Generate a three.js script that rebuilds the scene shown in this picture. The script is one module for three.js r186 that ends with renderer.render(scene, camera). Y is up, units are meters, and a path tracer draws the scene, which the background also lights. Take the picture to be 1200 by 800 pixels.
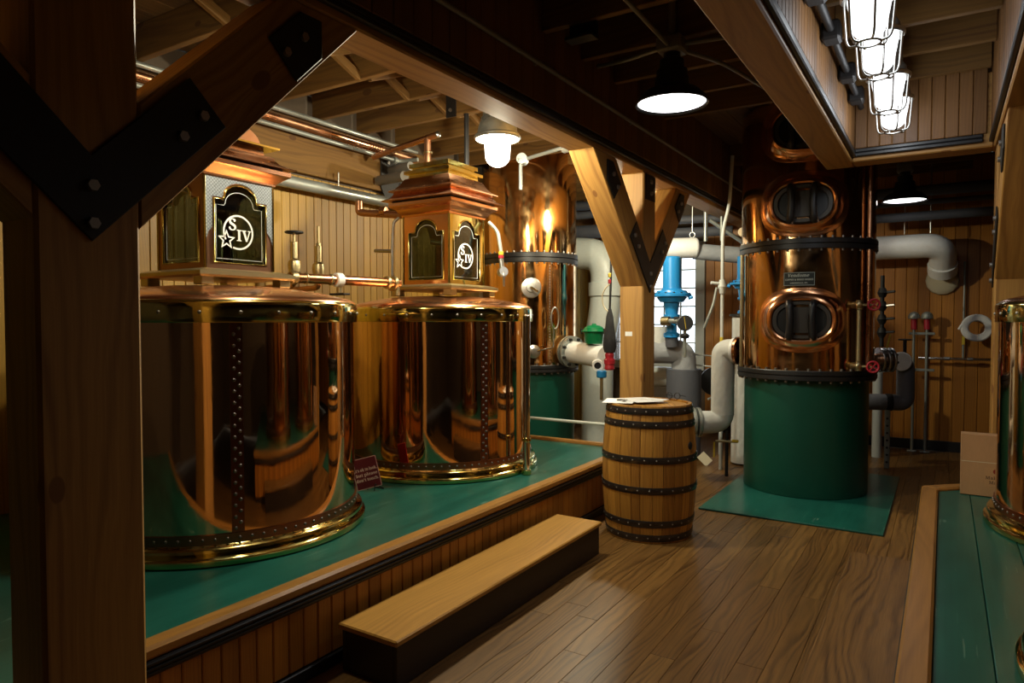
import * as THREE from 'three';
import { mergeGeometries, toCreasedNormals } from 'three/addons/utils/BufferGeometryUtils.js';
import { FontLoader } from 'three/addons/loaders/FontLoader.js';
import { TextGeometry } from 'three/addons/geometries/TextGeometry.js';

// ---------------------------------------------------------------- camera, sky, exposure
const scene = new THREE.Scene();
const camera = new THREE.PerspectiveCamera(53.13, 1.5, 0.05, 80);
camera.position.set(0, 1.53, 0);
camera.rotation.order = 'YXZ';
camera.rotation.set(-0.03124, 0.56465, 0);
scene.background = new THREE.Color().setRGB(0.80, 0.92, 1.0);   // overcast daylight outside the window
scene.backgroundIntensity = 2.5;
const renderer = new THREE.WebGLRenderer({ antialias: true });
renderer.toneMapping = THREE.LinearToneMapping;
renderer.toneMappingExposure = 1.07;
renderer.shadowMap.enabled = true;
// lamp strengths (candela) and colours; the fittings themselves are built further down
const STILL_LAMP = { cd: 10.0, color: [1.0, 0.93, 0.68] };
const PENDANT_LAMP = { cd: 3.2, color: [1.0, 0.92, 0.80] };
const HATCH_LAMP = { cd: 0.27, color: [0.90, 0.95, 1.0] };

// ---------------------------------------------------------------- helpers
const V = (x, y, z) => new THREE.Vector3(x, y, z);
let seed = 12345;
const rnd = () => { seed = (seed * 1664525 + 1013904223) >>> 0; return seed / 4294967296; };
const rr = (a, b) => a + (b - a) * rnd();
const used = {};
function numbered(n) { const k = used[n] = (used[n] ?? -1) + 1; return k ? `${n}_${String(k).padStart(3, '0')}` : n; }
function thing(name, label, category, pos = [0, 0, 0], group, turn = 0) {
  const o = new THREE.Group(); o.name = numbered(name); o.position.set(...pos); o.rotation.y = turn;
  o.userData = { label, category }; if (group) o.userData.group = group;
  scene.add(o); return o;
}
function struct(name, label, category) {
  const o = new THREE.Group(); o.name = numbered(name); o.userData = { label, category, kind: 'structure' }; scene.add(o); return o;
}
function part(parent, name, geo, mat, pos, rot) {
  const m = new THREE.Mesh(geo, mat); m.name = name; m.castShadow = m.receiveShadow = true;
  if (pos) m.position.set(...pos); if (rot) m.rotation.set(...rot);
  parent.add(m); return m;
}
function stuff(m) { m.userData.kind = 'stuff'; return m; }
// chamfered box; uv in metres, wood grain along `axis`
function cbox(w, h, d, c = 0.004, axis = 'y', off = [0, 0], sc = [0.5, 2]) {
  const half = [w / 2, h / 2, d / 2], g = 'xyz'.indexOf(axis);
  c = Math.min(c, Math.min(...half) * 0.8);
  const pt = (a, s) => [0, 1, 2].map((i) => s[i] * (half[i] - (i === a ? 0 : c)));
  const pos = [], uv = [];
  const tri = (p, q, r) => {
    const e1 = q.map((v, i) => v - p[i]), e2 = r.map((v, i) => v - p[i]);
    const n = [e1[1] * e2[2] - e1[2] * e2[1], e1[2] * e2[0] - e1[0] * e2[2], e1[0] * e2[1] - e1[1] * e2[0]];
    if (n[0] * (p[0] + q[0] + r[0]) + n[1] * (p[1] + q[1] + r[1]) + n[2] * (p[2] + q[2] + r[2]) < 0) [q, r] = [r, q];
    const an = n.map(Math.abs), k = an.indexOf(Math.max(...an));
    for (const v of [p, q, r]) {
      pos.push(...v);
      let al, ac;
      if (k !== g) { al = v[g]; ac = v[3 - k - g]; } else { const o = [0, 1, 2].filter((i) => i !== g); al = v[o[0]] * 0.3; ac = v[o[1]]; }
      uv.push(ac / sc[0] + off[0], al / sc[1] + off[1]);
    }
  };
  const quad = (a, b, cc, dd) => { tri(a, b, cc); tri(a, cc, dd); };
  const S = [-1, 1];
  for (let a = 0; a < 3; a++) for (const s of S) {
    const b = (a + 1) % 3, cc = (a + 2) % 3;
    const mk = (x, y) => { const q = [0, 0, 0]; q[a] = s; q[b] = x; q[cc] = y; return pt(a, q); };
    quad(mk(-1, -1), mk(1, -1), mk(1, 1), mk(-1, 1));
  }
  for (let t = 0; t < 3; t++) for (const sa of S) for (const sb of S) {
    const a = (t + 1) % 3, b = (t + 2) % 3;
    const mk = (ax, x) => { const q = [0, 0, 0]; q[a] = sa; q[b] = sb; q[t] = x; return pt(ax, q); };
    quad(mk(a, -1), mk(a, 1), mk(b, 1), mk(b, -1));
  }
  for (const x of S) for (const y of S) for (const z of S) tri(pt(0, [x, y, z]), pt(1, [x, y, z]), pt(2, [x, y, z]));
  const geo = new THREE.BufferGeometry();
  geo.setAttribute('position', new THREE.Float32BufferAttribute(pos, 3));
  geo.setAttribute('uv', new THREE.Float32BufferAttribute(uv, 2));
  geo.computeVertexNormals();
  return geo;
}
const roff = () => [rnd() * 7, rnd() * 7];
// box given by its two corners
function span(parent, name, x0, x1, y0, y1, z0, z1, mat, axis = 'z', c = 0.004, sc) {
  return part(parent, name, cbox(Math.abs(x1 - x0), Math.abs(y1 - y0), Math.abs(z1 - z0), c, axis, roff(), sc), mat, [(x0 + x1) / 2, (y0 + y1) / 2, (z0 + z1) / 2]);
}
function lathe(profile, seg = 64, crease = 0.5) {
  return toCreasedNormals(new THREE.LatheGeometry(profile.map(([r, y]) => new THREE.Vector2(Math.max(r, 0.00001), y)), seg), crease);
}
function square(profile) { const g = lathe(profile.map(([r, y]) => [r * Math.SQRT2, y]), 4, 0.35); g.rotateY(Math.PI / 4); return g; }
// turn a geometry that stands along +y so that it starts at a and points to b
function aim(geo, a, b) {
  const d = b.clone().sub(a).normalize();
  geo.applyQuaternion(new THREE.Quaternion().setFromUnitVectors(V(0, 1, 0), d)); geo.translate(a.x, a.y, a.z); return geo;
}
function rod(a, b, r, seg = 20, r2 = r) { const L = a.distanceTo(b), e = Math.min(0.004, L * 0.2, r * 0.3); return aim(lathe([[0, 0], [r - e, 0], [r, e], [r2, L - e], [r2 - e, L], [0, L]], seg), a, b); }
function bend(pts, rad, n = 9) {
  const out = [pts[0].clone()];
  for (let i = 1; i < pts.length - 1; i++) {
    const p = pts[i], a = pts[i - 1].clone().sub(p), b = pts[i + 1].clone().sub(p);
    const k = Math.min(rad, a.length() * 0.49, b.length() * 0.49);
    const p0 = p.clone().add(a.normalize().multiplyScalar(k)), p1 = p.clone().add(b.normalize().multiplyScalar(k));
    for (let j = 0; j <= n; j++) { const t = j / n; out.push(p0.clone().multiplyScalar((1 - t) * (1 - t)).addScaledVector(p, 2 * t * (1 - t)).addScaledVector(p1, t * t)); }
  }
  out.push(pts[pts.length - 1].clone()); return out;
}
function sweep(path, r, seg = 14, closed = false) {
  const n = path.length, pos = [], nor = [], uv = [], idx = [];
  const tan = path.map((p, i) => {
    const a = closed ? path[(i + n - 1) % n] : path[Math.max(i - 1, 0)], b = closed ? path[(i + 1) % n] : path[Math.min(i + 1, n - 1)];
    return b.clone().sub(a).normalize();
  });
  let N = Math.abs(tan[0].y) < 0.9 ? V(0, 1, 0) : V(1, 0, 0);
  let len = 0; const rows = closed ? n + 1 : n;
  for (let i = 0; i < rows; i++) {
    const k = i % n, t = tan[k]; N = N.clone().addScaledVector(t, -N.dot(t)).normalize(); const B = t.clone().cross(N);
    if (i) len += path[k].distanceTo(path[(i - 1) % n]);
    const rad = typeof r === 'function' ? r(i / (rows - 1)) : r;
    for (let j = 0; j <= seg; j++) {
      const a = j / seg * Math.PI * 2, d = N.clone().multiplyScalar(Math.cos(a)).addScaledVector(B, Math.sin(a));
      pos.push(path[k].x + d.x * rad, path[k].y + d.y * rad, path[k].z + d.z * rad); nor.push(d.x, d.y, d.z); uv.push(j / seg * 6.28 * rad, len);
    }
  }
  for (let i = 0; i < rows - 1; i++) for (let j = 0; j < seg; j++) { const a = i * (seg + 1) + j, b = a + seg + 1; idx.push(a, a + 1, b, a + 1, b + 1, b); }
  if (!closed) for (const [row, s] of [[0, -1], [rows - 1, 1]]) {
    const t = tan[row], c = pos.length / 3; pos.push(path[row].x, path[row].y, path[row].z); nor.push(t.x * s, t.y * s, t.z * s); uv.push(0, 0);
    for (let j = 0; j <= seg; j++) { const o = (row * (seg + 1) + j) * 3; pos.push(pos[o], pos[o + 1], pos[o + 2]); nor.push(t.x * s, t.y * s, t.z * s); uv.push(0, 0); }
    for (let j = 0; j < seg; j++) s < 0 ? idx.push(c, c + 2 + j, c + 1 + j) : idx.push(c, c + 1 + j, c + 2 + j);
  }
  const g = new THREE.BufferGeometry();
  g.setAttribute('position', new THREE.Float32BufferAttribute(pos, 3)); g.setAttribute('normal', new THREE.Float32BufferAttribute(nor, 3)); g.setAttribute('uv', new THREE.Float32BufferAttribute(uv, 2)); g.setIndex(idx);
  return g;
}
const pipe = (pts, r, rad = 0.08, seg = 16) => sweep(bend(pts.map((p) => V(...p)), rad), r, seg);
const merge = (list) => mergeGeometries(list.map((g) => { const q = g.index ? g.toNonIndexed() : g; for (const k of Object.keys(q.attributes)) if (!['position', 'normal', 'uv'].includes(k)) q.deleteAttribute(k); return q; }));
const dome = (r, h, seg = 8) => { const g = new THREE.SphereGeometry(r, seg, 4, 0, Math.PI * 2, 0, Math.PI / 2); g.scale(1, h / r, 1); return g; };
// a dome-headed rivet or bolt head whose base is at p and whose axis is the unit direction d
const knob = (p, d, r, h, seg = 8) => aim(dome(r, h, seg), p, p.clone().add(d));
const hexbolt = (p, d, r, h) => aim(new THREE.CylinderGeometry(r * 0.92, r, h, 6).translate(0, h / 2, 0), p, p.clone().add(d));

// ---------------------------------------------------------------- textures
function hash(x, y, s) { let h = (x * 374761393 + y * 668265263 + s * 974634777) | 0; h = Math.imul(h ^ (h >>> 13), 1274126177); h ^= h >>> 16; return (h >>> 0) / 4294967296; }
function pn(x, y, px, py, s) {            // periodic value noise, -1..1
  const x0 = Math.floor(x), y0 = Math.floor(y), fx = x - x0, fy = y - y0, m = (a, n) => ((a % n) + n) % n;
  const u = fx * fx * (3 - 2 * fx), v = fy * fy * (3 - 2 * fy), X0 = m(x0, px), X1 = m(x0 + 1, px), Y0 = m(y0, py), Y1 = m(y0 + 1, py);
  const a = hash(X0, Y0, s), b = hash(X1, Y0, s), c = hash(X0, Y1, s), d = hash(X1, Y1, s);
  return 2 * (a + (b - a) * u + (c - a) * v + (a - b - c + d) * u * v) - 1;
}
const enc = (v) => { v = Math.min(1, Math.max(0, v)); return Math.round(255 * (v <= 0.0031308 ? v * 12.92 : 1.055 * v ** (1 / 2.4) - 0.055)); };
function tex(W, H, fn, srgb = true) {
  const d = new Uint8Array(W * H * 4);
  for (let j = 0; j < H; j++) for (let i = 0; i < W; i++) {
    const c = fn(i / W, j / H), o = (j * W + i) * 4;
    for (let k = 0; k < 3; k++) d[o + k] = srgb ? enc(c[k]) : Math.round(255 * Math.min(1, Math.max(0, c[k])));
    d[o + 3] = 255;
  }
  const t = new THREE.DataTexture(d, W, H); t.wrapS = t.wrapT = THREE.RepeatWrapping; t.magFilter = THREE.LinearFilter; t.minFilter = THREE.LinearMipmapLinearFilter; t.generateMipmaps = true;
  if (srgb) t.colorSpace = THREE.SRGBColorSpace; t.needsUpdate = true; return t;
}
const lerp3 = (a, b, t) => a.map((v, i) => v + (b[i] - v) * t);
function wood(s, light, dark, { rings = 14, knots = [], wav = 0.10, fib = 0.25, pow = 1.6, W = 512, H = 1024, low = 0.22, rw = 0.36 } = {}) {
  return tex(W, H, (x, y) => {
    let X = x + wav * pn(x * 2, y * 2, 2, 2, s) + wav * 0.22 * pn(x * 4, y * 5, 4, 5, s + 1) + 0.012 * pn(x * 9, y * 16, 9, 16, s + 7), kd = 0;
    for (const [kx, ky, kr] of knots) {
      let dx = x - kx, dy = (y - ky) * 4 * 0.55; dx -= Math.round(dx); const d = Math.hypot(dx, dy);
      X += 0.9 * kr * (dx > 0 ? 1 : -1) * Math.exp(-d * d / (kr * kr * 6)) * Math.min(1, Math.abs(dx) / (kr * 0.5));
      if (d < kr) kd = Math.max(kd, Math.min(1, (kr - d) / (kr * 0.25)));
    }
    const ring = (0.5 + 0.5 * Math.sin(6.2832 * (X * rings + 1.1 * pn(X * 7, y * 2, 7, 2, s + 2)))) ** pow * (0.55 + 0.45 * pn(X * 6, y * 3, 6, 3, s + 8));
    const f = pn(x * 190, y * 18, 190, 18, s + 3) * 0.5 + pn(X * 70, y * 6, 70, 6, s + 4) * 0.5;
    let t = rw * ring + low * (0.5 + 0.5 * pn(x * 4, y * 3, 4, 3, s + 5)) + fib * (0.5 + 0.5 * f);
    t = Math.max(t, kd * 0.95);
    return lerp3(light, dark, Math.min(1, t));
  });
}
const T = {
  timber: wood(1, [0.62, 0.36, 0.11], [0.25, 0.11, 0.03], { rings: 9, knots: [[0.3, 0.22, 0.05], [0.72, 0.55, 0.065], [0.45, 0.86, 0.04]], wav: 0.13, rw: 0.5, fib: 0.38 }),
  pine: wood(20, [0.60, 0.35, 0.09], [0.27, 0.13, 0.03], { rings: 16, wav: 0.08, fib: 0.3 }),
  oak: wood(40, [0.34, 0.205, 0.095], [0.075, 0.038, 0.014], { rings: 10, wav: 0.24, fib: 0.55, pow: 1.8, low: 0.25, rw: 0.62 }),
  stave: wood(60, [0.56, 0.30, 0.08], [0.27, 0.12, 0.03], { rings: 9, wav: 0.10, fib: 0.5, rw: 0.5 }),
  step: wood(80, [0.46, 0.26, 0.09], [0.20, 0.10, 0.03], { rings: 14, wav: 0.12, fib: 0.45 }),
};
T.deck = tex(512, 512, (x, y) => {          // green floor paint, brushed along the boards and scuffed
  const b = pn(x * 90, y * 5, 90, 5, 5) * 0.5 + 0.5, p = pn(x * 5, y * 5, 5, 5, 6) * 0.5 + 0.5, q = pn(x * 23, y * 17, 23, 17, 7) * 0.5 + 0.5;
  const c = lerp3([0.005, 0.064, 0.049], [0.014, 0.122, 0.094], 0.45 * p + 0.3 * q + 0.25 * b);
  const s = pn(x * 120, y * 9, 120, 9, 8); return s > 0.8 && q > 0.55 ? lerp3(c, [0.16, 0.28, 0.22], 0.5) : c;
});
T.paint = tex(256, 256, (x, y) => { const p = pn(x * 6, y * 6, 6, 6, 11) * 0.5 + 0.5, q = pn(x * 60, y * 60, 60, 60, 12) * 0.5 + 0.5; const v = 0.82 + 0.14 * p + 0.06 * q; return [v, v, v]; });
T.wave = tex(256, 256, (x, y) => { const v = 0.5 + 0.3 * pn(x * 5, y * 4, 5, 4, 31) + 0.14 * pn(x * 12, y * 7, 12, 7, 32) + 0.03 * pn(x * 40, y * 30, 40, 30, 33); return [v, v, v]; }, false);
T.smudge = tex(256, 256, (x, y) => { const v = 0.55 + 0.3 * pn(x * 6, y * 6, 6, 6, 41) + 0.15 * pn(x * 26, y * 20, 26, 20, 42); return [v, v, v]; }, false);
T.cloth = tex(256, 256, (x, y) => { const v = 0.5 + 0.35 * pn(x * 7, y * 5, 7, 5, 51) + 0.15 * pn(x * 30, y * 22, 30, 22, 52); return [v, v, v]; }, false);
T.hammer = tex(128, 128, (x, y) => { const v = ((Math.floor(x * 12) + Math.floor(y * 12)) % 2 ? 0.62 : 0.36) + 0.1 * pn(x * 30, y * 30, 30, 30, 61); return [v * 0.95, v, v * 1.06]; });
const rep = (t, a, b) => { const c = t.clone(); c.repeat.set(a, b); c.needsUpdate = true; return c; };

// ---------------------------------------------------------------- materials
const lin = (c) => new THREE.Color().setRGB(...c);
const std = (o) => { const { c, ...r } = o; const m = new THREE.MeshStandardMaterial(r); if (c) m.color = lin(c); m.side = THREE.DoubleSide; return m; };
const tints = (o, list) => list.map((k) => std({ ...o, c: k }));
const M = {
  timber: std({ map: T.timber, roughness: 0.6, c: [0.74, 0.68, 0.52] }),
  pine: tints({ map: T.pine, roughness: 0.5 }, [[0.88, 0.89, 0.39], [0.77, 0.77, 0.32], [0.67, 0.65, 0.26]]),
  skirt: tints({ map: T.pine, roughness: 0.45 }, [[0.90, 0.64, 0.31], [0.78, 0.53, 0.25], [0.66, 0.45, 0.21]]),
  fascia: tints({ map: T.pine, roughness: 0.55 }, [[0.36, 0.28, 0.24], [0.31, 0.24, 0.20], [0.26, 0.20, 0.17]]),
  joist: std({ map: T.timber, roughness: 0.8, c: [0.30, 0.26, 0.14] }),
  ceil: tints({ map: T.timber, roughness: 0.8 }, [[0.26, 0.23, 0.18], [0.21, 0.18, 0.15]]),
  floor: tints({ map: T.oak, roughness: 0.36 }, [[0.74, 0.63, 0.36], [0.66, 0.55, 0.31], [0.59, 0.48, 0.27], [0.83, 0.71, 0.41]]),
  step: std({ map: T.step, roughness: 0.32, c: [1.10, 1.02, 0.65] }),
  nosing: std({ map: T.step, roughness: 0.3, c: [0.89, 0.78, 0.55] }),
  stave: tints({ map: T.stave, roughness: 0.5 }, [[1.08, 1.03, 0.66], [0.90, 0.84, 0.50], [0.72, 0.62, 0.35]]),
  deck: std({ map: T.deck, roughness: 0.28 }),
  green: std({ map: T.paint, roughness: 0.38, c: [0.002, 0.060, 0.038] }),
  blackPaint: std({ c: [0.012, 0.012, 0.013], roughness: 0.4 }),
  iron: std({ c: [0.016, 0.015, 0.015], roughness: 0.55, metalness: 0.3 }),
  hoop: std({ c: [0.055, 0.045, 0.04], roughness: 0.55, metalness: 0.6, roughnessMap: T.smudge }),
  rivetIron: std({ c: [0.22, 0.20, 0.18], roughness: 0.4, metalness: 0.9 }),
  bolt: std({ c: [0.32, 0.30, 0.28], roughness: 0.45, metalness: 0.85 }),
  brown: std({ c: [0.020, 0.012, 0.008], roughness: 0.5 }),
  copper: std({ c: [0.75, 0.49, 0.30], metalness: 1, roughness: 0.10, roughnessMap: rep(T.smudge, 5, 2), bumpMap: rep(T.wave, 3, 1), bumpScale: 0.0012 }),
  copperSmooth: std({ c: [0.86, 0.43, 0.22], metalness: 1, roughness: 0.22 }),
  copperWorn: std({ c: [0.58, 0.31, 0.18], metalness: 1, roughness: 0.5, roughnessMap: T.smudge }),
  copperDark: std({ c: [0.34, 0.18, 0.11], metalness: 1, roughness: 0.36 }),  // darker copper tone, only on the side panels of the nearer lantern
  columnCopper: std({ c: [0.78, 0.47, 0.20], metalness: 1, roughness: 0.22, roughnessMap: rep(T.smudge, 4, 2), bumpMap: rep(T.wave, 3, 1), bumpScale: 0.0022 }),
  columnCopperDark: std({ c: [0.60, 0.36, 0.17], metalness: 1, roughness: 0.24, roughnessMap: rep(T.smudge, 4, 2), bumpMap: rep(T.wave, 3, 1), bumpScale: 0.0022 }),  // columnCopper in a darker tone, only for the shell of the manhole still
  strip: std({ c: [0.30, 0.12, 0.07], metalness: 1, roughness: 0.3 }),
  brass: std({ c: [0.66, 0.57, 0.22], metalness: 1, roughness: 0.2, roughnessMap: rep(T.smudge, 8, 1) }),
  brassDull: std({ c: [0.50, 0.42, 0.24], metalness: 1, roughness: 0.38 }),
  steel: std({ c: [0.52, 0.52, 0.50], metalness: 1, roughness: 0.3 }),
  chrome: std({ c: [0.72, 0.70, 0.66], metalness: 1, roughness: 0.12 }),
  galv: std({ c: [0.30, 0.32, 0.30], metalness: 0.6, roughness: 0.75, roughnessMap: T.smudge }),
  conduit: std({ c: [0.20, 0.19, 0.17], metalness: 0.5, roughness: 0.55 }),
  pvc: std({ map: T.paint, c: [0.56, 0.60, 0.56], roughness: 0.4 }),
  white: std({ map: T.paint, c: [0.80, 0.80, 0.78], roughness: 0.45 }),
  wrap: std({ map: T.paint, c: [0.60, 0.60, 0.57], roughness: 0.75, bumpMap: T.cloth, bumpScale: 0.012 }),
  wrapGrey: std({ map: T.paint, c: [0.30, 0.31, 0.33], roughness: 0.7, bumpMap: T.cloth, bumpScale: 0.012 }),
  wrapSlate: std({ map: T.paint, c: [0.15, 0.15, 0.17], roughness: 0.65 }),
  wrapCharcoal: std({ map: T.paint, c: [0.085, 0.09, 0.11], roughness: 0.65 }),
  blue: std({ c: [0.012, 0.20, 0.50], roughness: 0.35 }),
  red: std({ c: [0.38, 0.015, 0.03], roughness: 0.4 }),
  green2: std({ c: [0.004, 0.16, 0.055], roughness: 0.28 }),
  yellow: std({ c: [0.55, 0.40, 0.03], roughness: 0.5 }),
  rubber: std({ c: [0.014, 0.014, 0.016], roughness: 0.4 }),
  fabricBlack: std({ c: [0.018, 0.018, 0.02], roughness: 0.9, bumpMap: T.cloth, bumpScale: 0.01 }),
  paper: std({ c: [0.78, 0.78, 0.76], roughness: 0.8 }),
  card: std({ map: T.paint, c: [0.44, 0.26, 0.13], roughness: 0.85 }),
  cream: std({ c: [0.56, 0.50, 0.36], roughness: 0.7 }),
  frameGrey: std({ c: [0.46, 0.48, 0.46], roughness: 0.55 }),
  etched: std({ c: [0.80, 0.82, 0.82], roughness: 0.8 }),
  hammered: std({ map: T.hammer, metalness: 0.7, roughness: 0.5, c: [0.5, 0.53, 0.56] }),
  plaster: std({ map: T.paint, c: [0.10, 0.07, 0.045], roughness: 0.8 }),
  darkGlass: std({ c: [0.012, 0.013, 0.012], roughness: 0.4 }),
  ironGrey: std({ c: [0.075, 0.068, 0.06], roughness: 0.5, metalness: 0.7 }),
  glass: new THREE.MeshPhysicalMaterial({ color: 0xffffff, transmission: 1, thickness: 0, roughness: 0.02, ior: 1.5, side: THREE.DoubleSide }),
  smoked: new THREE.MeshPhysicalMaterial({ color: new THREE.Color().setRGB(0.48, 0.52, 0.48), transmission: 1, thickness: 0, roughness: 0.03, ior: 1.5, side: THREE.DoubleSide }),
};
const glow = (c, k) => new THREE.MeshStandardMaterial({ color: 0xffffff, emissive: lin(c), emissiveIntensity: k, roughness: 0.4 });
function lampLight(parent, { cd, color }, pos, radius = 4) {
  const l = new THREE.PointLight(lin(color), cd, 0, 2); l.position.set(...pos); l.castShadow = true; l.shadow.radius = radius; l.name = 'lamp_light'; parent.add(l); return l;
}
const pick = (a, i) => a[i % a.length];

// ---------------------------------------------------------------- the room shell
const BACK = -9.4, LEFT = -4.55, RIGHT = 3.3, FRONT = 2.4, DECK = 3.42;
const floor = struct('floor', 'dark oak plank floor running between the two still platforms', 'floor');
span(floor, 'subfloor', LEFT - 0.2, RIGHT + 0.2, -0.2, -0.022, BACK - 0.2, FRONT + 0.2, M.brown, 'z', 0.001);
{
  const w = 0.118, g = 0.0014; let k = 0;
  for (let x = LEFT + 0.01; x < 1.6; x += w) {
    const mid = x > -2.34 && x < -0.02; let z = mid ? 1.2 : -5.3; z += mid ? rr(-0.9, 0) : 0;
    while (z > BACK + 0.02) {
      const L = mid ? rr(1.3, 2.5) : rr(2.0, 2.6), z1 = Math.max(z - L, BACK + 0.01);
      span(floor, 'floor_plank', x + g / 2, x + w - g / 2, -0.022, rr(-0.0012, 0), z - 0.001, z1 + 0.001, pick(M.floor, Math.floor(rnd() * 3.35)), 'z', 0.0011, [0.3, 1.3]);
      z = z1; k++;
    }
  }
}
const ceiling = struct('ceiling', 'dark plank ceiling on open timber joists', 'ceiling');
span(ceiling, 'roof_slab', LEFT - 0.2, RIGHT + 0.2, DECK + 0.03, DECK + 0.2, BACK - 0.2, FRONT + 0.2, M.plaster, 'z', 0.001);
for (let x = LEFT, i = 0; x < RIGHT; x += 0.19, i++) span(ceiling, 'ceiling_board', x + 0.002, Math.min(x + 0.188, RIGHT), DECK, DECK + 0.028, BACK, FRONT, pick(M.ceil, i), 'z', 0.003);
{
  const near = (x0, x1, z) => z < -6.0 && z > -7.4 && x0 < -0.4 && x1 > -1.8;
  for (let i = -10; i < 12; i++) {
    const z = -3.5 - 0.51 * i; if (z > FRONT - 0.1 || z < BACK + 0.1) continue;
    for (const [a, b] of [[LEFT + 0.04, -2.225], [-2.0, -0.805], [-0.58, 0.235], [0.465, RIGHT - 0.01]]) {
      if (near(a, b, z)) continue;
      if (a > -0.7 && z < -5.7 && a < 0) { span(ceiling, 'joist', a - 0.22, b, 3.2, DECK, z - 0.024, z + 0.024, M.joist, 'x'); continue; }
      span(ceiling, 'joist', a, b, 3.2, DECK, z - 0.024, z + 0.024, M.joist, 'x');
    }
    if (i > -5 && i < 4) {             // cross bridging between the joists over the stills
      const g = cbox(0.035, 0.52, 0.06, 0.003, 'y', roff());
      part(ceiling, 'bridging', g, M.joist, [-3.46, 3.31, z - 0.255], [1.19, 0, 0]);
      part(ceiling, 'bridging', g, M.joist, [-3.40, 3.31, z - 0.255], [-1.19, 0, 0]);
    }
  }
}
const wallLeft = struct('wall_left', 'honey coloured pine board wall behind the stills', 'wall');
span(wallLeft, 'wall_core', LEFT - 0.2, LEFT - 0.02, 0, DECK, BACK - 0.2, FRONT + 0.2, M.plaster, 'y', 0.001);
{
  const gs = [0, 1, 2].map(() => cbox(0.018, 2.72, 0.0815, 0.004, 'y', roff(), [0.28, 2])); let i = 0;
  for (let z = FRONT - 0.05; z > BACK; z -= 0.084, i++) part(wallLeft, 'wall_board', gs[i % 3], pick(M.pine, Math.floor(rnd() * 3)), [LEFT - 0.009 + rr(-0.001, 0.001), 1.37, z - 0.042]);
}
span(wallLeft, 'header_beam', LEFT - 0.02, LEFT + 0.05, 2.745, 3.2, BACK, FRONT, M.joist, 'z', 0.006);
const wallBack = struct('wall_back', 'brown pine board back wall with a window opening', 'wall');
const WX0 = -4.15, WX1 = -2.93, WY0 = 0.95, WY1 = 2.5;
for (const [x0, x1, y0, y1] of [[LEFT, WX0, 0, DECK], [WX1, RIGHT, 0, DECK], [WX0, WX1, 0, WY0], [WX0, WX1, WY1, DECK]]) span(wallBack, 'wall_core', x0, x1, y0, y1, BACK - 0.2, BACK - 0.02, M.plaster, 'y', 0.001);
{
  const gs = [0, 1, 2].map(() => cbox(0.117, 3.4, 0.018, 0.004, 'y', roff(), [0.35, 2])); let i = 0;
  for (let x = WX1 + 0.14; x < RIGHT; x += 0.12, i++) part(wallBack, 'wall_board', gs[i % 3], pick(M.skirt, Math.floor(rnd() * 3)), [x + 0.06, 1.7, BACK - 0.009]);
  for (let x = LEFT; x < WX0 - 0.14; x += 0.12, i++) part(wallBack, 'wall_board', gs[i % 3], pick(M.skirt, i), [x + 0.06, 1.7, BACK - 0.009]);
}
{
  const b = struct('baseboard_back', 'black baseboard along the foot of the back wall', 'baseboard');
  span(b, 'board', WX1, RIGHT, 0, 0.12, BACK, BACK + 0.025, M.blackPaint, 'x');
}
{
  const w = struct('window_1', 'bright multi pane window with grey casing in the back wall', 'window');
  for (const [x0, x1, y0, y1] of [[WX0 - 0.12, WX0, WY0 - 0.12, WY1 + 0.12], [WX1, WX1 + 0.13, WY0 - 0.12, WY1 + 0.12], [WX0, WX1, WY1, WY1 + 0.12], [WX0, WX1, WY0 - 0.12, WY0]]) span(w, 'casing', x0, x1, y0, y1, BACK - 0.02, BACK + 0.03, M.frameGrey, 'y');
  const nx = 5, ny = 6, dx = (WX1 - WX0) / nx, dy = (WY1 - WY0) / ny;
  const pg = new THREE.BoxGeometry(dx - 0.018, dy - 0.018, 0.004);
  for (let i = 0; i < nx; i++) for (let j = 0; j < ny; j++) part(w, 'pane', pg, M.glass, [WX0 + dx * (i + 0.5), WY0 + dy * (j + 0.5), BACK - 0.1]);
  for (let i = 1; i < nx; i++) span(w, 'muntin', WX0 + dx * i - 0.01, WX0 + dx * i + 0.01, WY0, WY1, BACK - 0.115, BACK - 0.085, M.frameGrey, 'y', 0.003);
  for (let j = 1; j < ny; j++) span(w, 'muntin', WX0, WX1, WY0 + dy * j - 0.01, WY0 + dy * j + 0.01, BACK - 0.113, BACK - 0.087, M.frameGrey, 'x', 0.003);
}
for (const [n, l, a] of [['wall_right', 'dark board wall on the right side of the still house', [RIGHT, RIGHT + 0.2, 0, DECK, BACK - 0.2, FRONT + 0.2]], ['wall_front', 'dark board wall behind the viewer', [LEFT, RIGHT, 0, DECK, FRONT, FRONT + 0.2]]]) { const w = struct(n, l, 'wall'); span(w, 'wall_core', ...a, M.plaster, 'y', 0.001); }

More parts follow.
